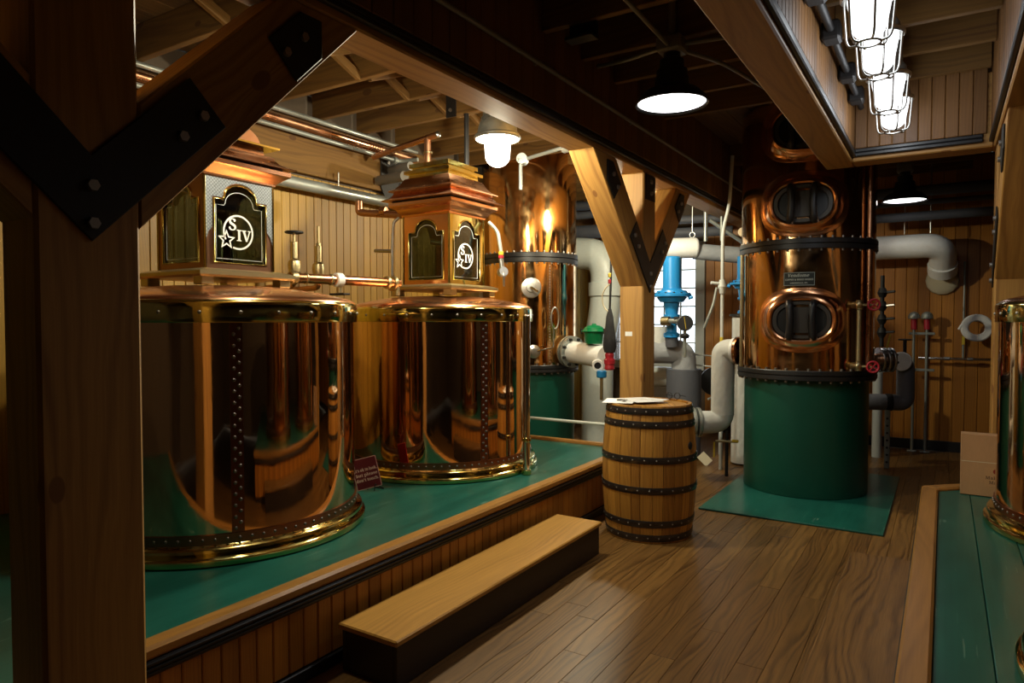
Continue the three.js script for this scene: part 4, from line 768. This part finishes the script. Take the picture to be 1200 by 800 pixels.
// conduits by the lit lamp, in front of the column
run('conduit_run', 'pale conduit with tee boxes crossing in front of the tall column top', 'conduit', [[[[-3.02, 2.62, -4.9], [-3.02, 2.86, -4.9], [-2.90, 2.88, -4.9], [-2.25, 2.90, -4.72]], 0.015, 0.05]], M.galv, (t, P) => { part(t, 'tee_box', aim(lathe([[0, -0.045], [0.045, -0.045], [0.045, 0.045], [0, 0.045]], 20), P([-3.0, 2.87, -4.9]), P([-2.8, 2.87, -4.4])), M.galv); part(t, 'tee_box', aim(lathe([[0, -0.045], [0.042, -0.045], [0.042, 0.045], [0, 0.045]], 20), P([-2.52, 2.89, -4.8]), P([-2.3, 2.89, -4.74])), M.galv); part(t, 'strap', cbox(0.03, 0.4, 0.02, 0.003), M.iron, P([-2.52, 3.08, -4.8]).toArray()); });
run('strut', 'short dark hanger strut behind the stepped roof head', 'strut', [[[[-3.30, 2.72, -4.52], [-3.30, 3.199, -4.52]], 0.02]], M.iron);
// chrome down pipe and guard rail at the end of the platform
run('drain_pipe', 'shiny chrome pipe standing against the side of the second still', 'pipe', [[[[-2.52, PY + 0.02, -4.173], [-2.52, 1.56, -4.173]], 0.026]], M.chrome, (t, P) => { collar(t, 'collar', P([-2.52, 0.66, -4.173]), P([-2.52, 0.69, -4.173]), 0.032, M.brass); collar(t, 'foot', P([-2.52, PY + 0.001, -4.173]), P([-2.52, PY + 0.04, -4.173]), 0.034, M.brass); part(t, 'top_nut', knob(P([-2.52, 1.555, -4.173]), V(0, 1, 0), 0.026, 0.02, 14), M.chrome); });
run('guard_rail', 'thin grey pipe rail over the far end of the green deck', 'rail', [[[[-3.9, 0.445, -5.51], [-3.9, 0.61, -5.51], [-2.49, 0.61, -5.51], [-2.49, 0.445, -5.51]], 0.014, 0.02]], M.pvc);

// ---------------------------------------------------------------- pipework between the column and the braced post
run('drain_duct', 'wide pale grey plastic duct with coupling and bends behind the green bowl filter', 'duct', [[[[-3.72, 0.0, -7.9], [-3.72, 1.15, -7.9], [-3.60, 1.70, -7.9], [-3.60, 2.35, -7.9], [-4.3, 2.42, -7.9]], 0.2, 0.28]], M.pvc, (t, P) => { collar(t, 'coupling', P([-3.60, 1.83, -7.9]), P([-3.60, 2.0, -7.9]), 0.225, M.pvc); });
run('white_pipe', 'white pipe with bolted flange on the side of the tall column', 'pipe', [[[[-3.42, 1.20, -6.50], [-2.87, 1.155, -6.28]], 0.115]], M.white, (t, P) => {
  const d = P([-2.87, 1.155, -6.28]).sub(P([-3.42, 1.20, -6.50])).normalize();
  for (const k of [0.03, 0.075]) { const c = P([-3.42, 1.20, -6.50]).addScaledVector(d, k); part(t, 'flange', aim(lathe([[0, 0], [0.165, 0], [0.168, 0.004], [0.168, 0.026], [0, 0.03]], 32), c, c.clone().add(d)), M.galv); }
  const bl = []; for (let i = 0; i < 8; i++) { const q = new THREE.Quaternion().setFromUnitVectors(V(0, 1, 0), d), o = V(0.142 * Math.cos(i * 0.785), 0, 0.142 * Math.sin(i * 0.785)).applyQuaternion(q), c = P([-3.42, 1.20, -6.50]).addScaledVector(d, 0.1).add(o); bl.push(hexbolt(c, d, 0.016, 0.03)); } stuff(part(t, 'bolts', merge(bl), M.iron));
  const e = P([-2.92, 1.09, -6.20]); part(t, 'open_port', aim(lathe([[0, 0.02], [0.035, 0.02], [0.035, 0.09], [0.055, 0.09], [0.055, 0]], 24), e, e.clone().add(V(0.45, -0.1, 0.85))), M.white); part(t, 'port_bore', knob(e.clone().add(V(0.03, -0.008, 0.06)), V(0.45, -0.1, 0.85).normalize(), 0.035, 0.004, 16), M.rubber);
});
{
  const t = thing('bowl_filter', 'glossy green bowl strainer standing on the white pipe', 'strainer', [-3.02, 1.29, -6.33]);
  part(t, 'bowl', lathe([[0, 0], [0.085, 0], [0.09, 0.02], [0.10, 0.1], [0.105, 0.12], [0, 0.12]], 36), M.green2);
  part(t, 'lid', lathe([[0, 0.122], [0.13, 0.122], [0.133, 0.128], [0.13, 0.135], [0.105, 0.14], [0.095, 0.165], [0.06, 0.185], [0.025, 0.19], [0.02, 0.205], [0, 0.207]], 36), M.green2);
  for (const s of [-1, 1]) part(t, 'clamp_bolt', rod(V(s * 0.125, 0.1, 0.03), V(s * 0.125, 0.155, 0.03), 0.01, 8), M.iron);
  const c = thing('wrapped_actuator', 'black wrinkled cover bag with red cap on a cable by the post', 'cover', [-2.72, 1.22, -6.05]);
  part(c, 'cover', lathe([[0, 0], [0.05, 0], [0.065, 0.05], [0.06, 0.14], [0.045, 0.24], [0.035, 0.34], [0.015, 0.42], [0, 0.42]], 20, 1), M.fabricBlack);
  part(c, 'cable', pipe([[0, 0.41, 0], [0.01, 0.7, 0], [0.0, 1.3, -0.02]], 0.011, 0.1), M.rubber);
  part(c, 'wire', pipe([[0, 0.38, 0.01], [-0.06, 0.44, 0.02], [-0.075, 0.55, 0.02], [-0.03, 0.63, 0.02], [0.01, 0.66, 0.0]], 0.007, 0.05), M.cream);
  part(c, 'yellow_band', rod(V(0.0, 0.72, 0.006), V(0.0, 0.76, 0.006), 0.016, 10), M.yellow); part(c, 'red_band', rod(V(0.0, 0.66, 0.006), V(0.0, 0.70, 0.006), 0.016, 10), M.red);
  part(c, 'red_cap', lathe([[0, -0.17], [0.04, -0.17], [0.05, -0.155], [0.045, -0.12], [0.052, -0.11], [0.055, -0.07], [0.04, -0.055], [0.045, -0.02], [0.03, 0.01], [0, 0.012]], 24), M.red);
  const b = thing('pipe_union', 'small blue union with a brass drain tail below the white pipe', 'fitting', [-2.84, 0.965, -6.13]);
  part(b, 'union', lathe([[0, 0], [0.042, 0], [0.05, 0.01], [0.05, 0.06], [0.04, 0.07], [0, 0.07]], 20), M.blue); part(b, 'tail', rod(V(0, -0.22, 0), V(0, 0.0, 0), 0.016, 12), M.brassDull);
}
function regulator(label, x, y, z, k = 1) {        // bonnet, diaphragm case, body
  const t = thing('pressure_regulator', label, 'regulator', [x, y, z]), S = (a) => a.map(([r, h]) => [r * k, h * k]);
  part(t, 'bonnet', lathe(S([[0.15, 0.52], [0.105, 0.55], [0.102, 0.58], [0.102, 0.9], [0.09, 0.915], [0, 0.915]]), 40), M.blue);
  part(t, 'diaphragm_case', lathe(S([[0, 0.40], [0.13, 0.40], [0.16, 0.44], [0.17, 0.455], [0.215, 0.46], [0.218, 0.465], [0.218, 0.49], [0.21, 0.495], [0.175, 0.505], [0.165, 0.53], [0, 0.53]]), 48), M.blue);
  const bl = []; for (let i = 0; i < 14; i++) { const a = i / 14 * 6.2832; bl.push(hexbolt(polar(0.196 * k, 0.493 * k, a), V(0, 1, 0), 0.012, 0.014)); } stuff(part(t, 'bolts', merge(bl), M.iron));
  part(t, 'yoke', lathe(S([[0, 0.26], [0.07, 0.26], [0.075, 0.3], [0.09, 0.4], [0, 0.4]]), 24), M.blue);
  part(t, 'valve_body', lathe(S([[0, 0], [0.09, 0], [0.09, 0.04], [0.06, 0.06], [0.055, 0.2], [0.09, 0.23], [0.09, 0.26], [0, 0.26]]), 28), M.blue);
  for (const s of [-1, 1]) part(t, 'side_lug', rod(V(s * 0.2 * k, 0.44 * k, 0.02), V(s * 0.25 * k, 0.455 * k, 0.02), 0.018, 10), M.blue);
  return t;
}
regulator('large blue pressure regulator in front of the bright window', -2.50, 1.345, -7.18, 0.95);
regulator('blue pressure regulator half hidden behind the manhole still', -1.80, 1.60, -7.42, 0.66);
run('insulated_duct', 'grey wrapped pipe with elbow beneath the large blue regulator', 'pipe', [[[[-2.95, 1.19, -7.15], [-2.44, 1.18, -7.42], [-2.44, 0.95, -7.42]], 0.135, 0.2]], M.wrapGrey, (t, P) => {
  part(t, 'branch', pipe([P([-2.69, 1.18, -7.29]), P([-2.69, 1.46, -7.29])].map((q) => q.toArray()), 0.1, 0.02, 24), M.wrap);
  part(t, 'riser', pipe([P([-2.50, 1.25, -7.20]), P([-2.50, 1.346, -7.18])].map((q) => q.toArray()), 0.07, 0.02, 24), M.wrapCharcoal);
  part(t, 'dark_sleeve', rod(P([-2.44, 0.02, -7.42]), P([-2.44, 0.99, -7.42]), 0.19, 40), M.wrapCharcoal);
});
run('insulated_duct', 'short pale horizontal pipe passing behind the dark sleeve', 'pipe', [[[[-3.0, 0.86, -7.76], [-2.45, 0.86, -7.76]], 0.12]], M.pvc);
run('insulated_duct', 'white wrapped overhead pipe crossing the window top and turning grey', 'pipe', [[[[-2.98, 2.32, -7.18], [-2.36, 2.335, -7.54]], 0.115]], M.white, (t, P) => { part(t, 'cap', knob(P([-2.36, 2.335, -7.54]), V(0.85, 0, -0.5).normalize(), 0.113, 0.05, 24), M.white); part(t, 'grey_pipe', pipe([P([-2.38, 2.30, -7.56]), P([-1.66, 2.22, -7.95])].map((q) => q.toArray()), 0.09, 0.05, 24), M.wrapGrey); });
{
  const t = thing('pressure_gauge', 'black dial gauge on a pipe fitting under the large blue regulator', 'gauge', [-2.30, 1.50, -7.02]);
  part(t, 'case', aim(lathe([[0, 0], [0.078, 0], [0.083, 0.006], [0.083, 0.04], [0.07, 0.044], [0.068, 0.038], [0, 0.038]], 36), V(0, 0, 0), V(0.35, 0, 0.93)), M.rubber);
  part(t, 'needle', cbox(0.005, 0.13, 0.003, 0.001), M.yellow, [0.0155, 0, 0.0415], [0, 0.36, 0.15]);
  part(t, 'stem', rod(V(0, -0.08, 0), V(0, -0.36, 0), 0.018, 12), M.galv); part(t, 'cock', lathe([[0, -0.16], [0.04, -0.16], [0.05, -0.13], [0.03, -0.11], [0, -0.11]], 16), M.iron);
  part(t, 'side_pipe', rod(V(-0.26, 0.02, -0.02), V(-0.06, 0.02, 0.0), 0.028, 14), M.galv); part(t, 'brass_union', rod(V(-0.26, 0.02, -0.02), V(-0.17, 0.02, -0.01), 0.05, 18), M.brassDull); part(t, 'red_cap', cbox(0.05, 0.035, 0.05, 0.006), M.iron, [-0.09, 0.05, 0]);
}
run('insulated_pipe', 'white wrapped pipe with elbows and flanges joining the manhole still', 'pipe', [[[[-1.665, 1.24, -6.62], [-1.80, 1.24, -6.645], [-1.80, 0.545, -6.645], [-1.99, 0.545, -6.52]], 0.108, 0.14]], M.wrap, (t, P) => {
  const fl = (n, p, d, r, m) => part(t, n, aim(lathe([[0, 0], [r, 0], [r + 0.003, 0.004], [r + 0.003, 0.026], [r, 0.03], [0, 0.03]], 32), P(p), P(p).add(V(...d))), m);
  fl('still_flange', [-1.672, 1.24, -6.62], [1, 0, 0.1], 0.13, M.copperWorn); fl('flange_ring', [-1.705, 1.24, -6.63], [1, 0, 0.1], 0.118, M.white);
  fl('end_flange', [-1.985, 0.545, -6.525], [-0.84, 0, 0.55], 0.14, M.galv); fl('end_flange', [-2.03, 0.545, -6.495], [-0.84, 0, 0.55], 0.14, M.galv);
  part(t, 'end_stub', rod(P([-1.98, 0.545, -6.53]), P([-2.08, 0.545, -6.46]), 0.07), M.galv);
  part(t, 'drain_leg', rod(P([-1.76, 0.02, -6.66]), P([-1.76, 0.46, -6.66]), 0.016, 10), M.iron); part(t, 'drain_cross', rod(P([-1.86, 0.36, -6.62]), P([-1.66, 0.36, -6.68]), 0.012, 10), M.brassDull); part(t, 'yellow_tap', cbox(0.06, 0.025, 0.02, 0.004), M.yellow, P([-1.68, 0.37, -6.66]).toArray()); part(t, 'yellow_leg', rod(P([-1.87, 0.20, -6.62]), P([-1.87, 0.35, -6.62]), 0.009, 8), M.yellow);
  part(t, 'elbow_clamp', rod(P([-1.80, 0.62, -6.645]), P([-1.80, 0.625, -6.645]), 0.1095, 30), M.frameGrey);
});
run('insulated_pipe', 'upright white wrapped stub under the half hidden blue regulator', 'pipe', [[[[-1.80, 0.02, -7.42], [-1.80, 1.57, -7.42]], 0.115]], M.wrap, (t, P) => { part(t, 'top_plate', rod(P([-1.80, 1.57, -7.42]), P([-1.80, 1.595, -7.42]), 0.14, 28), M.iron); });
run('conduit_run', 'pale upright conduit with ball valve and drop lever left of the manhole still', 'conduit', [[[[-1.915, 0.001, -7.02], [-1.915, 2.45, -7.02], [-1.86, 2.68, -7.05], [-1.84, 3.19, -7.07]], 0.018, 0.2]], M.frameGrey, (t, P) => {
  part(t, 'valve_body', aim(lathe([[0, -0.07], [0.03, -0.07], [0.036, -0.03], [0.045, 0], [0.036, 0.03], [0.03, 0.07], [0, 0.07]], 20), P([-1.915, 1.87, -7.02]), P([-1.915, 3, -7.02])), M.frameGrey);
  part(t, 'side_cock', rod(P([-1.915, 1.90, -7.02]), P([-2.02, 1.91, -6.97]), 0.016, 10), M.frameGrey); part(t, 'lever', pipe([P([-1.96, 1.86, -6.98]), P([-1.99, 1.69, -6.97]), P([-2.08, 1.45, -6.96])].map((q) => q.toArray()), 0.014, 0.05), M.galv); part(t, 'green_tag', rod(P([-1.915, 1.28, -7.02]), P([-1.915, 1.36, -7.02]), 0.02, 10), M.yellow);
});
run('steel_strut', 'grey steel strut frame with a diagonal hanging over the window', 'strut', [[[[-2.30, 3.18, -7.72], [-2.30, 2.42, -7.72]], 0.024], [[[-2.26, 2.66, -7.74], [-1.84, 2.33, -7.98]], 0.022], [[[-2.13, 2.69, -7.75], [-2.13, 2.42, -7.75]], 0.016]], M.galv);
run('steel_strut', 'thin hanger rod with a steel ring beside the wrapped overhead pipe', 'rod', [[[[-2.42, 3.18, -7.62], [-2.42, 2.52, -7.62]], 0.007]], M.steel, (t, P) => { const g = new THREE.TorusGeometry(0.03, 0.006, 8, 20); part(t, 'ring', g, M.steel, P([-2.42, 2.49, -7.62]).toArray()); });
run('overhead_pipe', 'dark overhead pipe seen under the long beam past the braced post', 'pipe', [[[[-3.4, 2.62, -8.2], [-2.2, 2.62, -8.5]], 0.06], [[[-3.4, 2.78, -8.2], [-2.2, 2.78, -8.5]], 0.05]], M.wrapCharcoal);
run('overhead_pipe', 'dark bundle of overhead pipes behind the pale duct bend', 'pipe', [[[[-4.54, 2.72, -8.3], [-3.46, 2.70, -8.3]], 0.09], [[[-4.54, 2.92, -8.2], [-3.46, 2.92, -8.2]], 0.05], [[[-4.54, 3.08, -8.35], [-3.46, 3.05, -8.35]], 0.06]], M.wrapCharcoal);
run('small_gauge', 'small pale dial gauge on a stub beside the black flange of the manhole still', 'gauge', [[[[-1.60, 2.38, -6.80], [-1.645, 2.38, -6.80]], 0.012]], M.galv, (t, P) => { part(t, 'dial', aim(lathe([[0, 0], [0.045, 0], [0.048, 0.01], [0.045, 0.025], [0, 0.026]], 24), P([-1.66, 2.38, -6.80]), P([-1.5, 2.38, -6.3])), M.cream); });
run('steel_tube', 'thin crossing steel tubes with a black round cover in front of the back wall boards', 'tube', [[[[-2.12, 0.02, -7.72], [-2.12, 1.25, -7.72]], 0.012], [[[-2.12, 1.12, -7.72], [-2.62, 1.15, -7.72]], 0.008], [[[-2.12, 1.0, -7.72], [-2.62, 1.03, -7.72]], 0.008], [[[-2.12, 0.70, -7.66], [-2.19, 0.66, -7.50]], 0.012]], M.frameGrey, (t, P) => { part(t, 'round_cover', aim(lathe([[0, 0], [0.15, 0], [0.16, 0.01], [0.16, 0.03], [0, 0.035]], 32), P([-2.20, 0.84, -7.74]), P([-1.8, 0.84, -7.1])), M.rubber); });
{
  const t = thing('floor_card', 'small beige card propped on the floor behind the barrel', 'card', [-2.12, 0.002, -7.16]);
  const g = new THREE.Group(); part(t, 'card', cbox(0.13, 0.10, 0.004, 0.001), M.cream, [0, 0.06, 0], [-0.5, 0.5, -0.6]); part(t, 'prop', cbox(0.03, 0.05, 0.03, 0.003), M.cream, [0, 0.026, -0.04]);
}
// ---------------------------------------------------------------- right of the manhole still
run('drain_duct', 'thick white plastic pipe with elbow high on the back wall', 'duct', [[[[-0.95, 2.36, -8.95], [-0.03, 2.36, -8.95], [-0.03, 2.12, -9.2]], 0.135, 0.26]], M.white, (t, P) => { collar(t, 'coupling', P([-0.03, 2.17, -9.14]), P([-0.03, 2.08, -9.23]), 0.148, M.white); part(t, 'foam_seal', knob(P([-0.03, 1.99, -9.38]), V(0, 0, 1), 0.17, 0.06, 14), M.cream); for (const x of [-0.4, -0.15]) part(t, 'hanger', rod(P([x, 2.5, -8.95]), P([x, 3.3, -8.95]), 0.006, 8), M.steel); });
run('overhead_pipe', 'dark steel pipe above the white plastic pipe on the right', 'pipe', [[[[-0.95, 2.67, -8.75], [0.75, 2.67, -8.75]], 0.05], [[[-0.95, 2.84, -8.9], [0.75, 2.84, -8.9]], 0.03], [[[-0.95, 2.95, -8.8], [0.75, 2.95, -8.8]], 0.06]], M.wrapCharcoal);
run('steel_strut', 'two upright galvanised struts with cross bars and red bodied valves on the back wall', 'strut', [[[[-0.30, 0.0, -9.2], [-0.30, 1.42, -9.2]], 0.016], [[[-0.17, 0.0, -9.2], [-0.17, 1.42, -9.2]], 0.016]], M.galv, (t, P) => {
  for (const y of [1.375, 0.955]) part(t, 'cross_bar', cbox(0.26, 0.03, 0.03, 0.004), M.galv, P([-0.22, y, -9.2]).toArray());
  for (const x of [-0.30, -0.17]) { part(t, 'red_valve', rod(P([x, 1.42, -9.2]), P([x, 1.57, -9.2]), 0.032, 18), M.red); part(t, 'valve_dome', knob(P([x, 1.57, -9.2]), V(0, 1, 0), 0.062, 0.06, 18), M.galv); part(t, 'dome_base', rod(P([x, 1.545, -9.2]), P([x, 1.572, -9.2]), 0.062, 18), M.galv); part(t, 'foot', cbox(0.1, 0.012, 0.08, 0.003), M.galv, P([x, 0.008, -9.2]).toArray()); }
});
run('steel_rod', 'shiny horizontal pipe along the back wall boards', 'pipe', [[[[-0.25, 1.09, -9.25], [1.2, 1.09, -9.25]], 0.016]], M.chrome, (t, P) => { for (const x of [0.0, 0.22]) collar(t, 'coupling', P([x, 1.09, -9.25]), P([x + 0.06, 1.09, -9.25]), 0.022, M.steel); });
run('conduit_run', 'thin upright conduit with a yellow tag on the back wall', 'conduit', [[[[0.185, 1.1, -9.36], [0.185, 2.2, -9.36]], 0.012]], M.galv, (t, P) => { part(t, 'yellow_tag', cbox(0.03, 0.10, 0.012, 0.003), M.yellow, P([0.185, 1.30, -9.34]).toArray()); });
{
  const t = thing('hose_coil', 'thick white ring shaped coil hanging on the back wall', 'coil', [0.30, 1.445, -9.2]);
  part(t, 'coil', aim(lathe([[0.075, 0], [0.14, 0], [0.152, 0.012], [0.152, 0.09], [0.14, 0.1], [0.085, 0.1], [0.075, 0.09], [0.075, 0]], 48), V(0, 0, 0), V(0.02, 0, 1)), M.white);
  part(t, 'tail', pipe([[-0.14, 0.03, 0.09], [-0.165, -0.02, 0.09]], 0.014, 0.02), M.white); part(t, 'hook', rod(V(0, 0.08, -0.19), V(0, 0.08, 0.05), 0.012, 8), M.iron);
}
run('insulated_pipe', 'grey pipe with round white end cap and perforated leg right of the manhole still', 'pipe', [[[[-0.36, 1.10, -7.98], [-0.36, 1.10, -8.06], [-0.33, 1.05, -8.10], [-0.33, 0.68, -8.10], [-0.75, 0.68, -7.95]], 0.085, 0.07]], M.wrapSlate, (t, P) => {
  part(t, 'end_cap', aim(lathe([[0, 0], [0.095, 0], [0.098, 0.006], [0.09, 0.03], [0, 0.034]], 32), P([-0.365, 1.11, -7.98]), P([-0.33, 1.11, -7.0])), M.white);
  part(t, 'clamp', rod(P([-0.45, 0.68, -8.06]), P([-0.51, 0.68, -8.04]), 0.09, 24), M.iron); part(t, 'leg', cbox(0.05, 0.6, 0.03, 0.003), M.galv, P([-0.48, 0.305, -7.98]).toArray());
  const h = []; for (let i = 0; i < 7; i++) h.push(rod(P([-0.48, 0.07 + i * 0.075, -7.966]), P([-0.48, 0.07 + i * 0.075, -7.963]), 0.012, 10)); stuff(part(t, 'leg_holes', merge(h), M.rubber));
  const w = new THREE.TorusGeometry(0.055, 0.008, 8, 24); w.rotateX(Math.PI / 2); part(t, 'hand_wheel', w, M.rubber, P([-0.34, 1.33, -8.06]).toArray()); part(t, 'stem', rod(P([-0.34, 1.15, -8.06]), P([-0.34, 1.34, -8.06]), 0.018, 10), M.iron);
});
run('flanged_valve', 'bolted steel flange stub on the right side of the manhole still', 'valve', [[[[-0.555, 1.17, -6.945], [-0.39, 1.17, -7.055]], 0.06]], M.copperWorn, (t, P) => {
  const d = V(0.18, 0, -0.12).normalize(); for (const k of [0.09, 0.14, 0.19]) { const c = P([-0.58, 1.17, -6.93]).addScaledVector(d, k); part(t, 'flange', aim(lathe([[0, 0], [0.11, 0], [0.112, 0.004], [0.112, 0.02], [0, 0.022]], 28), c, c.clone().add(d)), M.steel); const bl = []; const q = new THREE.Quaternion().setFromUnitVectors(V(0, 1, 0), d); for (let i = 0; i < 8; i++) bl.push(hexbolt(c.clone().addScaledVector(d, 0.02).add(V(0.09 * Math.cos(i * 0.785), 0, 0.09 * Math.sin(i * 0.785)).applyQuaternion(q)), d, 0.012, 0.018)); stuff(part(t, 'bolts', merge(bl), M.iron)); }
  part(t, 'yellow_lever', rod(P([-0.44, 1.27, -7.02]), P([-0.41, 1.40, -7.0]), 0.008, 8), M.yellow);
});
run('standpipe', 'pale thin standpipe at the foot of the boards behind the manhole still', 'pipe', [[[[-0.62, 0.0, -8.6], [-0.62, 0.95, -8.6]], 0.05]], M.frameGrey);
run('valve_stack', 'dark stack of small valves on a pipe beyond the manhole still', 'valve', [[[[-0.56, 1.25, -8.2], [-0.56, 2.0, -8.2]], 0.02]], M.iron, (t, P) => { for (let i = 0; i < 4; i++) { part(t, 'valve', aim(lathe([[0, -0.05], [0.03, -0.05], [0.05, 0], [0.03, 0.05], [0, 0.05]], 16), P([-0.56, 1.4 + i * 0.14, -8.2]), P([-0.56, 3, -8.2])), M.iron); part(t, 'handle', rod(P([-0.56, 1.4 + i * 0.14, -8.2]), P([-0.44, 1.41 + i * 0.14, -8.16]), 0.014, 8), i === 2 ? M.steel : M.iron); } });

// ---------------------------------------------------------------- cardboard box on the right platform
{
  const t = thing('cardboard_box', 'plain brown cardboard box on the corner of the right platform', 'box', [0.257, PY + 0.001, -5.245], undefined, 0.0);
  const w = 0.31, h = 0.385, d = 0.11, th = 0.005;
  part(t, 'bottom', cbox(w, th, d, 0.001), M.card, [0, th / 2, 0]);
  for (const s of [-1, 1]) { part(t, 'side', cbox(th, h, d, 0.001), M.card, [s * (w / 2 - th / 2), h / 2, 0]); part(t, 'side', cbox(w - 2 * th, h, th, 0.001), M.card, [0, h / 2, s * (d / 2 - th / 2)]); }
  const fl = part(t, 'flap', cbox(w, th, d * 0.5, 0.001), M.card, [0, h + 0.001, d * 0.25], [0.03, 0, 0]); part(t, 'flap', cbox(w, th, d * 0.49, 0.001), M.card, [0, h + 0.001, -d * 0.25], [-0.04, 0, 0]);
  part(t, 'tape_line', cbox(w - 0.004, 0.004, 0.001, 0.0003), M.cream, [0, h * 0.56, d / 2 + 0.0006]); part(t, 'tape', cbox(0.035, 0.13, 0.001, 0.0003), M.cream, [0.045, h * 0.70, d / 2 + 0.0008]);
  const cv = document.createElement('canvas'); cv.width = 256; cv.height = 256; const x = cv.getContext('2d'); x.fillStyle = '#b08a62'; x.fillRect(0, 0, 256, 256); x.fillStyle = '#7c2417'; x.beginPath(); x.arc(128, 52, 34, 0, 7); x.fill(); x.fillStyle = '#4a3526'; x.font = 'bold 58px serif'; x.textAlign = 'center'; x.fillText("Maker's", 128, 160, 250); x.fillText('Mark', 128, 222, 220);
  const tx = new THREE.CanvasTexture(cv); tx.colorSpace = THREE.SRGBColorSpace; part(t, 'printed_mark', new THREE.PlaneGeometry(0.12, 0.12), new THREE.MeshStandardMaterial({ map: tx, roughness: 0.85, side: THREE.DoubleSide }), [0.03, h * 0.33, d / 2 + 0.0012]);
}
scene.traverse((o) => { if (o.isMesh) { o.castShadow = true; o.receiveShadow = true; } });
renderer.render(scene, camera);
